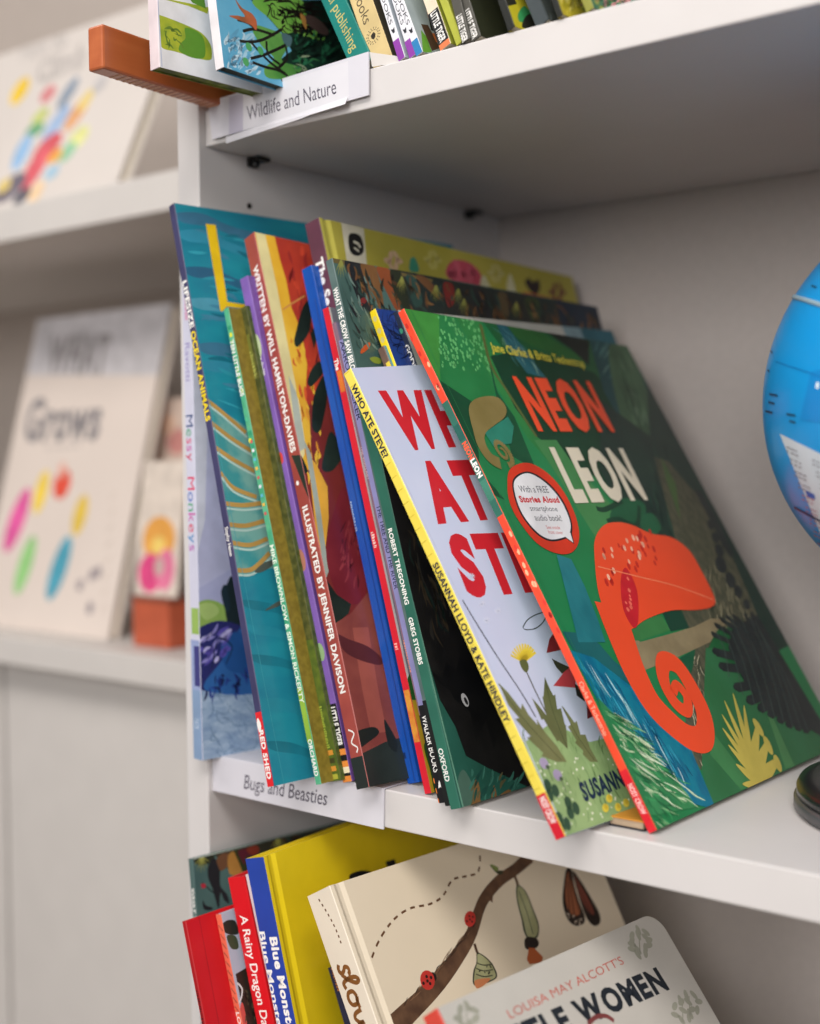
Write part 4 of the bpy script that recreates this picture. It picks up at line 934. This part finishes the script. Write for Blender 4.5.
b.scrib('#a8683c', 968, 990, .4, .8)
b.done()
# cream 'slow' hardback
b = book('cream hardback with slow in brown script, branch, ladybirds and butterfly', T=(330, 885.5), E=(378, 1024), Kp=(460, 843.5), Kc=(576, 806), y0=-.030, w=.27, t=.0185, zb=ZL, group=GB, kind='hard', cover=mat('#d9cbb4', .4, .02, 20), joint=mat('#ddd0ba', .35, .02), spine=mat('#ddd2c0', .4, .02), back='#ddd2c0')
f = b.front; Z = dict(off=(300, 820), sc=3.154)
BN = M('#5c3c24')
def dash(f, m, w, pts, d, g, **k):
    P = catmull([f.px((k['off'][0]+x/k['sc'], k['off'][1]+y/k['sc'])) for x, y in pts], False, 24); acc = 0
    for i in range(len(P)-1):
        l = np.linalg.norm(P[i+1]-P[i])
        if acc % (d+g) < d:
            t = (P[i+1]-P[i])/(l+1e-9); nn = np.array((-t[1], t[0]))*w/2; q = P[i+1]
            f.tris([(P[i]+nn, P[i]-nn, q-nn), (P[i]+nn, q-nn, q+nn)], m)
        acc += l
    f.k += 1
dash(f, BN, .0011, [(215, 560), (212, 500), (225, 440), (255, 370), (300, 310), (350, 278), (410, 265), (450, 240), (480, 190), (520, 178), (560, 165), (568, 120), (565, 95)], .0032, .0030, **Z)
BR2 = mat('#4c3426', .5, 0, 150, '#644834')
def thick(f, m, pts, ws, **k):
    P = [f.px((k['off'][0]+x/k['sc'], k['off'][1]+y/k['sc'])) for x, y in pts]; P = catmull(P, False, 6); n = len(P)
    Lf, Rt = [], []
    for i, p in enumerate(P):
        t = P[min(i+1, n-1)]-P[max(i-1, 0)]; t /= np.linalg.norm(t); nn = np.array((-t[1], t[0])); u = i/(n-1)*(len(ws)-1); a = int(min(u, len(ws)-2)); w = ws[a]+(ws[a+1]-ws[a])*(u-a)
        Lf.append(p+nn*w/2); Rt.append(p-nn*w/2)
    f.tris([x for i in range(n-1) for x in ((Lf[i], Rt[i], Rt[i+1]), (Lf[i], Rt[i+1], Lf[i+1]))], m); f.k += 1
thick(f, BR2, [(250, 700), (340, 610), (430, 520), (490, 440), (540, 360), (575, 260), (625, 195), (680, 155), (725, 115)], [.012, .010, .0085, .008, .0065, .006, .006, .006, .007], **Z)
for a, c in (((470, 460), (468, 432)), ((488, 430), (490, 405)), ((310, 625), (312, 598)), ((600, 255), (606, 235)), ((415, 560), (400, 590))): thick(f, BR2, [a, ((a[0]+c[0])/2, (a[1]+c[1])/2), c], [.0035, .0022, .001], **Z)
f.strokes([M('#7a5c44'), M('#32221a')], 40, ((400, 1010), (445, 960), (470, 930), (425, 990)), (9, -12), .0005, 8, .15)
def lady(f, c, r, rot, **k):
    f.E('#1c1716', (c[0]+.75*r[2]*math.cos(math.radians(rot))/1, c[1]-.75*r[2]*math.sin(math.radians(rot))), r[0]*.45, r[1]*.5, rot, **k); f.E('#b8332c', c, r[0], r[1], rot, **k)
    for dx, dy in ((-.45, .35), (.3, .4), (-.1, -.4), (.4, -.3), (0, .1)):
        f.E('#1c1716', (c[0]+dx*r[2], c[1]+dy*r[2]), r[0]*.17, r[0]*.17, 0, **k, step=False)
    f.k += 1
lady(f, (402, 505), (.0048, .0044, 28), 30, **Z); lady(f, (536, 312), (.0034, .0046, 22), -60, **Z)
CH = mat('#8f9068', .4, 0, 90, '#a3a47c')
f.L(BR2, .0018, (550, 390), (556, 410), (562, 425), **Z); f.L(BR2, .002, (676, 175), (684, 195), (688, 212), **Z)
f.B('#3c3c30', (560, 418), (600, 445), (622, 490), (600, 510), (550, 522), (546, 480), (556, 450), **Z); f.B(CH, (562, 422), (597, 448), (617, 490), (598, 506), (553, 517), (551, 480), (559, 450), **Z)
for y in (450, 468, 486): f.L('#3c3c30', .0006, (555, y), (580, y+8), (608, y+4), **Z)
f.dots(M('#2c2c20'), 10, ((478, 966), (492, 966), (494, 982), (478, 984)), .0004, .0006, 9); f.B('#b8744c', (553, 505), (600, 500), (575, 525), (556, 530), **Z)
f.B('#4c5040', (684, 205), (712, 225), (735, 280), (753, 330), (748, 372), (715, 372), (700, 320), (683, 250), **Z); f.B(CH, (688, 210), (710, 228), (731, 282), (749, 332), (744, 366), (718, 366), (705, 320), (687, 250), **Z)
f.L('#4c5040', .0006, (690, 225), (715, 290), (735, 360), **Z); f.L('#4c5040', .0005, (700, 320), (706, 350), (715, 370), **Z)
f.B('#241c18', (708, 378), (722, 368), (748, 376), (752, 395), (735, 408), (712, 406), **Z); f.P('#a8572e', (722, 402), (738, 404), (766, 432), (762, 450), (724, 455), (715, 440), **Z)
f.B('#3c3c28', (598, 142), (622, 158), (640, 160), (636, 172), (620, 168), **Z); f.B('#7a8a4c', (600, 140), (625, 150), (618, 162), **Z)
Zb = dict(off=(540, 820), sc=2.9286)
f.B('#241a16', (78, 142), (92, 146), (100, 190), (115, 240), (130, 280), (128, 302), (105, 310), (80, 290), (66, 240), (70, 180), **Zb); f.B('#241a16', (95, 150), (120, 180), (150, 230), (172, 270), (176, 300), (158, 310), (135, 285), (112, 220), **Zb)
f.B('#8f5436', (80, 155), (92, 175), (105, 225), (118, 270), (100, 280), (82, 262), (74, 220), **Zb); f.B('#7a3e30', (100, 165), (120, 195), (145, 240), (158, 275), (145, 272), (118, 225), **Zb)
for l in (((84, 160), (92, 220), (100, 280)), ((86, 160), (104, 230), (118, 275)), ((100, 168), (128, 230), (152, 278)), ((80, 180), (84, 230), (86, 270))): f.L('#241a16', .0007, *l, **Zb)
f.dots(M('#c9b8a4'), 12, ((564, 912), (584, 920), (580, 926), (566, 920)), .0004, .0007, 4)
v0 = b.vof(962); v1 = b.vof(1040)
def script(pts, w_=.0021): b.spine.L(M('#7c4f24'), w_, *[(.26+.42*y, v0+(v1-v0)*x/4.6) for x, y in pts], uv=True)
script([(.05, .12), (.3, -.02), (.58, .12), (.5, .4), (.3, .62), (.42, .9), (.7, .88), (.74, .7)])
script([(.62, .1), (1.0, .5), (1.35, 1.15), (1.25, 1.5), (1.02, 1.2), (1.0, .5), (1.15, .02), (1.5, .1)])
script([(2.1, .82), (1.75, .6), (1.75, .15), (2.1, -.02), (2.45, .2), (2.45, .65), (2.1, .82), (2.3, .72), (2.75, .75)])
script([(2.85, .8), (2.95, .2), (3.2, 0), (3.5, .3), (3.55, .7), (3.6, .2), (3.9, 0), (4.25, .4), (4.2, .85), (4.5, .78)])
v0 = b.vof(898); v1 = b.vof(948); sp = b.spine
for k in range(9):
    u = k/9; sp.L(BN, .0009, (.42+.28*math.sin(u*1.8), v0+(v1-v0)*u), (.42+.28*math.sin((u+.05)*1.8), v0+(v1-v0)*(u+.055)), uv=True, step=False)
sp.k += 1
b.done()
# little women board book
b = book('grey-white board book titled Little Women with coral spine in the bottom right', T=(437, 1008), E=(470, 1076), Kp=(640, 918.5), Kc=(655, 911.5), y0=-.075, w=.243, t=.010, zb=ZL, group=GB, cover=mat('#bdb9b2', .4, .02), spine='#d2493c', back='#bdb9b2')
f = b.front; Z = dict(off=(540, 820), sc=2.9286)
f.P('#d2493c', (425, 1000), (437, 1007), (520, 1180), (480, 1180)); 
f.T(M('#b8584c'), "LOUISA MAY ALCOTT'S", (510.5, 1019), (624.5, 963.5), (506, 1010.5), bold=.0)
f.TL(mat('#1e252e', .4), 'LITTLE WOMEN', (494, 1063), (669, 988), (480, 1038), bold=.05, gap=.12)
for c in ((640, 945), (640, 940), (683, 1010), (690, 1004), (467, 1016)):
    for k in range(7):
        a = k*.9+c[0]; f.E('#9a9a8c', (c[0]+9*math.cos(a), c[1]+10*math.sin(a)), .0026, .0014, math.degrees(a), step=False)
    f.L('#9a9a8c', .0006, (c[0], c[1]+12), (c[0]-1, c[1]-8)); f.k += 1
f.L('#7a3c3c', .002, (588, 1024), (596, 1017), (606, 1016), (614, 1021))
# rounded board-book corners
def rslab(n0, n1, ins, m, mb):
    w_, h_, r_ = .0+np.linalg.norm(b.b-b.o), b.h, .010
    P = []
    for cx, cy, a0 in ((w_-r_, h_-r_, 0), (0, h_, None), (0, 0, None), (w_-r_, r_, -90)):
        if a0 is None: P.append((ins*0+.0004, cy-ins if cy else ins)); continue
        for i in range(8):
            a = math.radians(a0+90*i/7); P.append((cx+(r_-ins)*math.cos(a), cy+(r_-ins)*math.sin(a)))
    mb.loft([[b.at(x/w_, y/h_, n) for x, y in P] for n in (n0, n1)], m)
f_old = b.mf; keep = [(i_, q) for i_, q in enumerate(f_old.f)]
nb0 = 8
f_old.f = f_old.f[6:]; f_old.mi = f_old.mi[6:]; f_old.sm = f_old.sm[6:]
rslab(0, -.0006, 0, mat('#bdb9b2', .4, .02), f_old)
b.mk.v = []; b.mk.f = []; b.mk.mi = []; b.mk.sm = []; rslab(-b.t, -b.t+.0006, 0, '#bdb9b2', b.mk)
b.pages.v = []; b.pages.f = []; b.pages.mi = []; b.pages.sm = []
for i_ in range(5): rslab(-.0007-i_*.0018, -.0023-i_*.0018, .0002, mat('#c9c4ba', .6, .05), b.pages)
b.done()
# ------------------------------------------------------------------ desk globe
gc_d = .565; GR_ = .0946
gd = ray((987, 402)); gc = CAM+gd/ (gd@FW) * gc_d
gx, gy, gz = gc
G = thing('desk_globe', (gx, gy, 0), 'blue desk globe on a black round stand at the right edge of the shelf', 'globe')
SEA = mat('#0f8fd2', .3, .04, 12, coat=.15); SEAD = mat('#0d6fb4', .22, .04, 12, coat=.5)
mb = MB(); n = 96; m_ = 64
AX = unit(V3(.38, .05, .92)); BXx = unit(np.cross(AX, V3(0, 1, 0))); BY = np.cross(AX, BXx)
def sp(la, lo, r=GR_): return gc+r*(math.cos(la)*(math.cos(lo)*BXx+math.sin(lo)*BY)+math.sin(la)*AX)
rings = [[sp(-math.pi/2+math.pi*i/m_, 2*math.pi*j/n) for j in range(n)] for i in range(1, m_)]
mb.loft(rings, SEA, True, True); mb.build('ball', G)
# things printed on the ball: traced outlines laid on its skin
def onball(q, r):
    d = ray(q); oc = CAM-gc; a = d@d; b_ = 2*oc@d; c_ = oc@oc-r*r; di = b_*b_-4*a*c_
    if di < 0: return None
    return CAM+d*(-b_-math.sqrt(di))/(2*a)
E1 = unit(np.cross(V3(0, 0, 1), CAM-gc)); E2 = np.cross(unit(CAM-gc), E1)
def patch(mb, m, pts, lift, n_=10):     # grid between four px corners, wrapped on the ball
    a, b_, c, d = [np.array(p, float) for p in pts]; vs = []; fs = []
    for i in range(n_+1):
        for j in range(n_+1):
            u, v = i/n_, j/n_; q = (1-u)*(1-v)*a+u*(1-v)*b_+u*v*c+(1-u)*v*d; p = onball(q, GR_)
            if p is None: return
            vs.append(gc+(p-gc)*(1+lift/GR_))
    for i in range(n_):
        for j in range(n_): k = i*(n_+1)+j; fs.append((k, k+1, k+n_+2, k+n_+1))
    mb.add(vs, fs, m, True)
mb = MB(); patch(mb, mat('#c9d0d8', .35, .02), ((780, 433.5), (870, 478), (882, 556), (826, 546)), .0002, 24); 
INKG = M('#73737c'); rn = random.Random(2)
for k in range(9):
    for c0 in (0, 26, 52):
        x = 787+k*3.9+c0; y = 446+k*12+c0*.5
        m = [INKG, INKG, M('#a86a78')][(k > 3)+(c0 == 0 and k > 3)] if True else INKG
        for r_ in range(2):
            for t in range(3):
                l = rn.uniform(2, 4); patch(mb, m, ((x+t*4.4, y+r_*4+t*2), (x+t*4.4+l, y+r_*4+t*2+l*.45), (x+t*4.4+l, y+r_*4+t*2+1.1+l*.45), (x+t*4.4, y+r_*4+t*2+1.1)), .0004, 1)
patch(mb, M('#2c5aa8'), ((806, 490), (815, 494), (816, 499), (808, 496)), .00045, 2)
patch(mb, M('#26304c'), ((795, 506), (860, 540), (860, 542), (795, 508)), .00045, 8)
mb.build('key_panel', G)
mb = MB()
patch(mb, mat('#0c80c6', .3, .04, 12, coat=.15), ((811, 372), (860, 360), (870, 430), (800, 420)), .00015, 16)
for x, y, w_ in ((776, 312, 3), (771, 350, 2), (768, 369, 2), (770, 393, 8), (769, 401, 6), (766, 410, 7), (787, 413, 9), (790, 420, 6), (812, 285, 5)):
    patch(mb, M('#1c3450'), ((x, y), (x+w_, y+1.6), (x+w_, y+3.6), (x, y+2)), .0003, 2)
patch(mb, M('#0c6cac'), ((776, 361), (850, 386), (850, 387), (776, 362)), .0003, 8)
patch(mb, M('#d8e4ea'), ((817, 382), (820, 383), (819, 389), (816, 388)), .0003, 2)
mb.build('map_print', G)['kind'] = 'stuff'
# equator seam ring
q0, q1 = onball((795, 297), GR_), onball((818, 307), GR_)
mb = MB(); la = math.asin(((q0-gc)@AX)/GR_)
for k in (-1, 1): pass
mb.loft([[sp(la+o, 2*math.pi*j/n, GR_+r) for j in range(n)] for o, r in ((-.011, 0), (-.009, .0007), (.009, .0007), (.011, 0))], mat('#8fa9b8', .3, .02), False, True)
mb.build('seam_band', G)
BLKG = mat('#18181a', .3, .05, coat=.2)
mb = MB(); bx, by = gx, gy
mb.lathe([(.0, 0), (.0760, 0), (.0805, .0015), (.0805, .0055), (.0790, .007)], mat('#4a4a4c', .35), 72, (bx, by, .0002), True)
mb.build('base_rim', G)
mb = MB(); mb.lathe([(.0793, .0065), (.0793, .0105), (.0780, .0130), (.0720, .0145), (.02, .0175), (.011, .022), (.0085, .030), (.0085, gz-GR_-.006), (0.0, gz-GR_-.005)], BLKG, 72, (bx, by, .0002), True)
mb.build('stand', G)
mb = MB(); axp = [gc+AX*GR_*1.0-AX*.001]
arc = []
for i in range(25):
    a = math.radians(-90+i*(158/24)); v_ = math.cos(a)*unit(V3(1, .1, 0))+math.sin(a)*V3(0, 0, 1); arc.append(gc+(GR_+.0075)*v_)
arc[0] = V3(bx, by, gz-GR_-.0065)
mb.tube(arc, .0035, BLKG, 12)
mb.tube([gc+AX*(GR_-.001), gc+AX*(GR_+.008)], .003, BLKG, 12); mb.build('meridian_arm', G)

# ------------------------------------------------------------------ the display unit further left, parallel to the bookcase
YL_ = .200
def onL(q, y=YL_): return onpl(q, V3(0, y, 0), V3(0, 1, 0))
zb1 = (onL((0, 664))[2]+onL((187, 691.5))[2])/2; zb2 = (onL((0, 242))[2]+onL((169, 210))[2])/2
zt1 = zb1+.024; zt2 = zb2+.030
print('LEFT', zb1, zb2, onL((0, 664)), onL((187, 691.5)), onL((0, 242)), onL((169, 210)), onL((8, 690)), onL((14, 1000)))
DU = thing('display_unit', (-.5, .35, -1.12), 'white display unit with deep shelves of front-facing books beyond the bookcase', 'shelving')
DB = .52
mb = MB(); mb.box((-1.10, YL_, zb1), (-.0185, DB, zt1), WHITE2); mb.build('shelf', DU, bevel=.001)
mb = MB(); mb.box((-1.10, YL_, zb2), (-.0185, DB, zt2), WHITE2); mb.build('shelf', DU, bevel=.001)
mb = MB(); mb.box((-1.10, DB-.006, zt1), (-.0185, DB, .9), mat('#b8ada5', .6, .02)); mb.build('back_panel', DU)
for x in (-1.118,): 
    mb = MB(); mb.box((x, YL_-.002, -1.12), (x+.0175, DB, .9), WHITE2); mb.build('side_panel', DU)
gx0 = onL((10.5, 850), YL_+.03)[0]
for x0, x1 in ((-1.10, gx0-.0035), (gx0+.0035, -.0195)):
    mb = MB(); mb.box((x0, YL_+.026, -1.05), (x1, YL_+.044, zb1-.003), WHITE2); mb.build('door', DU, bevel=.001)
mb = MB(); mb.box((-1.10, YL_+.06, -1.12), (-.0195, DB, zb1-.0001), mat('#7d7570', .6)); mb.build('cabinet_body', DU)

def facebook(label, BR, TR_, BLx, m, z, t=.012, group=None, name='picture_book', w=None):
    P = onz(BR, z+.0003); T_ = onpl(TR_, P, V3(1, 0, 0)); Lp = onz(BLx, z) if BLx else P-V3(w, 0, 0)
    w_ = w or abs(P[0]-Lp[0]); S = T_-P; h = np.linalg.norm(S); S = S/h; X = V3(1, 0, 0); N = np.cross(X, S); 
    if N[1] > 0: N = -N
    # P is the front bottom right corner; the book's body lies behind, raised so that its back edge meets the shelf
    o = P-X*w_+V3(0, 0, t*abs(N[2])*0)
    print('FACE', label[:30], P.round(3), 'w', round(w_, 3), 'h', round(h, 3), 'S', S.round(2))
    r = thing(name, o, label, 'book', group)
    def at(s, v, n): return o+X*w_*s+S*h*v+N*n
    for nm, n0, n1, i_, mm in (('front_cover', 0, -.0015, 0, m), ('pages', -.0016, -t+.0016, .003, PAGES), ('back_cover', -t+.0015, -t, 0, m)):
        mb = MB(); iw, ih = i_/w_, i_/h
        mb.hexa([at(iw, ih, n1), at(1-iw, ih, n1), at(1-iw, ih, n0), at(iw, ih, n0), at(iw, 1-ih, n1), at(1-iw, 1-ih, n1), at(1-iw, 1-ih, n0), at(iw, 1-ih, n0)], mm)
        if nm == 'front_cover':
            f = Face(mb, [at(0, 0, 0), at(0, 1, 0), at(1, 1, 0), at(1, 0, 0)], N); mfb = mb
        else: mb.build(nm, r)
    mb = MB(); mb.hexa([at(-.0012/w_, 0, -t), at(0, 0, -t), at(0, 0, 0), at(-.0012/w_, 0, 0), at(-.0012/w_, 1, -t), at(0, 1, -t), at(0, 1, 0), at(-.0012/w_, 1, 0)], m); mb.build('spine', r)
    return r, f, lambda: mfb.build('front_cover', r)
CRM = mat('#d8cbc2', .55, .02, 10)
r, f, fin = facebook('cream picture book facing out with grey title and pink, yellow, red, green and blue figures', (108, 640), (172, 303), (-62, 628), CRM, zt1, group='front-facing books on the display unit')
f.P('#c9c5c8', (-20, 300), (180, 300), (160, 375), (-20, 375))
G1 = M('#8f8a8a')
f.T(G1, 'HOW', (70, 352), (96, 353), (72, 332), bold=.0); f.T(M('#918b8c'), 'WHAT', (46, 372), (106, 372), (52, 335), bold=.05); f.T(M('#858082'), 'Grows', (22, 440), (98, 438), (30, 398), bold=.04)
f.L(G1, .001, (45, 448), (80, 446))
for m, c, rx, ry, ro in (('#dc5a9c', (17, 520), .013, .034, -15), ('#e8c84c', (41, 492), .010, .022, -5), ('#d9503c', (62, 484), .013, .015, 0), ('#d8b84c', (80, 515), .010, .020, -5), ('#8fc47c', (25, 565), .011, .030, -10), ('#4c9ab0', (59, 568), .012, .032, -12), ('#e8b0a0', (62, 470), .006, .008, 0)):
    f.E(m, c, rx, ry, ro)
for c in ((80, 585), (92, 575), (98, 572), (90, 608)): f.E('#9a8f92', c, .005, .006, 0)
for k in range(8): f.L(M('#c4b4a8'), .0016, (110-k*1.4, 500+k*16), (116-k*1.4, 492+k*16))
fin()
P0 = onz((95, 640), zt1)
# small books and an orange box at the right of it
o = onz((118, 640), zt1); bxr = thing('storage_box', (o[0], o[1]+.03, zt1), 'orange-brown box standing on the display unit beside the cream book', 'box')
def obox(parent, nm, P, w_, d_, h_, m, bev=.001): mb = MB(); mb.box((P[0], P[1], P[2]), (P[0]+w_, P[1]+d_, P[2]+h_), m); return mb.build(nm, parent, bevel=bev)
P = onz((130, 640), zt1+.0003); P = onL((133, 640), .235); P[2] = zt1+.0004
hb = onL((133, 597), .235)[2]-P[2]
Q = onL((169, 640), .235)
obox(bxr, 'box_body', P, Q[0]-P[0], .07, hb-.003, mat('#b8593c', .5, .06)); obox(bxr, 'box_lid', P+V3(-.001, -.001, hb-.003), Q[0]-P[0]+.002, .072, .004, mat('#8a4a38', .5, .05))
ct = thing('card_stand', onL((114, 640), .24), 'dark brown narrow stand behind the orange box on the display unit', 'stand')
D0 = onL((120, 640), .34); D1 = onL((187, 640), .34)
mb = MB(); z1 = onL((150, 424), .34)[2]; mb.box((-.24, .34, zt1+.0004), (-.022, .348, z1), mat('#6e5a50', .6, .04)); mb.build('panel', ct)
mb = MB(); mb.box((-.24, .312, onL((150, 470), .34)[2]-.004), (-.022, .3395, onL((150, 470), .34)[2]+.004), mat('#4c3a34', .6)); mb.build('ledge', ct)
mb = MB(); mb.box((-.24, .3, zt1+.0004), (-.222, .3395, z1), mat('#5a4a44', .6)); mb.build('upright', ct)
# two little cards with pink and orange pictures
def card(label, BL, w_, h_, y, zz, lean_, m, arts):
    P = onL(BL, y); P[2] = zz; S = unit(V3(0, lean_, 1)); X = V3(1, 0, 0); N = np.cross(X, S); N = -N if N[1] > 0 else N
    r = thing('greeting_card', P, label, 'card', 'small picture cards on the display unit'); mb = MB(); b_ = -N*.003
    C = [P, P+S*h_, P+S*h_+X*w_, P+X*w_]; mb.hexa([C[0], C[3], C[3]+b_, C[0]+b_, C[1], C[2], C[2]+b_, C[1]+b_], m); f = Face(mb, C, N)
    for mm, u, v, rx, ry in arts:
        c = f.uv(u, v); f.poly2([c+np.array((rx*math.cos(a), ry*math.sin(a))) for a in [2*math.pi*i/14 for i in range(14)]], M(mm))
    mb.build('card_front', r)
    return r
ztop = P[2]+hb+.0015
card('small white card with orange and pink picture standing on the orange box', (134, 596), .054, .115, .24, ztop, .12, mat('#d8cbbf', .5), (('#e0a04c', .5, .42, .021, .020), ('#e8c86c', .5, .36, .009, .010), ('#dc4c84', .36, .17, .016, .017), ('#e07a9c', .7, .2, .012, .018), ('#c8b0a8', .55, .22, .006, .008)))
zl2 = onL((150, 470), .34)[2]+.0045
card('small pale pink card on the brown ledge above the orange box', (150, 464), .075, .062, .318, zl2, .1, mat('#cdb8aa', .5), (('#c88a84', .5, .35, .016, .012), ('#d8b49c', .3, .6, .010, .010)))

# upper display book
r, f, fin = facebook('white picture book facing out with colourful figures climbing, on the upper display shelf', (116, 184), (187, -10), (-90, 236), mat('#d0c8c2', .55, .015, 10), zt2, group='front-facing books on the display unit')
fin_h = f
for m, c, rx, ry, ro in (('#e6c02c', (20, 91), .013, .016, 0), ('#c9787c', (48, 94), .011, .010, 0), ('#7f8ea0', (68, 93), .009, .018, -20), ('#b8c070', (40, 117), .012, .010, 30), ('#6aa478', (35, 130), .014, .008, 0), ('#9cb4d4', (56, 124), .012, .022, -30),
    ('#d8a070', (77, 113), .011, .020, -30), ('#e0c878', (86, 100), .008, .012, -20), ('#cf5860', (47, 148), .020, .014, 30), ('#d8606a', (35, 168), .014, .024, -15), ('#d8d890', (78, 138), .014, .012, 30), ('#8fc09c', (67, 152), .012, .010, 30), ('#8fb4d8', (22, 152), .012, .020, 0), ('#e8a84c', (55, 156), .010, .008, 20),
    ('#9cbcd0', (52, 172), .010, .008, 0), ('#6c6470', (10, 188), .022, .014, 20), ('#d8c070', (4, 186), .010, .008, 0), ('#e8c8a0', (36, 192), .010, .012, 0), ('#4c4a58', (22, 196), .012, .008, 20)):
    f.E(m, c, rx, ry, ro)
f.T(M('#bbb4b0'), 'How to', (20, 62), (66, 47), (22, 42), bold=.02); f.T(M('#b2aba7'), 'Climb', (36, 84), (84, 66), (40, 60), bold=.04); f.E('#b8b4b4', (100, 84), .009, .010, 0)
fin()

# ------------------------------------------------------------------ light
W = bpy.data.worlds.new('room_light'); bpy.context.scene.world = W; W.use_nodes = True
W.node_tree.nodes['Background'].inputs[0].default_value = (.97, .98, 1, 1); W.node_tree.nodes['Background'].inputs[1].default_value = .24
def area(name, loc, tgt, size, power, col):
    l = bpy.data.lights.new(name, 'AREA'); l.shape = 'RECTANGLE'; l.size, l.size_y = size; l.energy = power; l.color = col
    o = bpy.data.objects.new(name, l); COL.objects.link(o); o.location = loc
    d = Vector(tgt)-Vector(loc); o.rotation_euler = d.to_track_quat('-Z', 'Y').to_euler()
area('ceiling_panel_light', (.75, -1.0, 1.45), (.45, -.5, 0), (1.2, .6), 25, (1, .95, .9))
area('ceiling_panel_light', (-.7, -.9, 1.45), (-.6, -.3, 0), (1.2, .6), 12, (1, .94, .88))
area('front_fill_light', (1.0, -2.2, .7), (.4, .1, .05), (1.3, .8), 33, (1, .975, .95))  # added frontal fill that brightens the inside of the bookcase, not a real window

# ------------------------------------------------------------------ camera
sc = bpy.context.scene
cd = bpy.data.cameras.new('camera'); co = bpy.data.objects.new('camera', cd); COL.objects.link(co)
cd.sensor_fit = 'HORIZONTAL'; cd.sensor_width = 36; cd.lens = FPX/820*36; cd.clip_start = .01
Mx = Matrix(((RT[0], UP[0], -FW[0], CAM[0]), (RT[1], UP[1], -FW[1], CAM[1]), (RT[2], UP[2], -FW[2], CAM[2]), (0, 0, 0, 1)))
co.matrix_world = Mx
cd.dof.use_dof = True; cd.dof.focus_distance = .615; cd.dof.aperture_fstop = 4.9
sc.camera = co
sc.view_settings.view_transform = 'Standard'; sc.view_settings.look = 'None'; sc.view_settings.gamma = 1; sc.view_settings.use_curve_mapping = False
sc.view_settings.exposure = .07
for r in ROOTS:
    if '_o' in r: del r['_o']
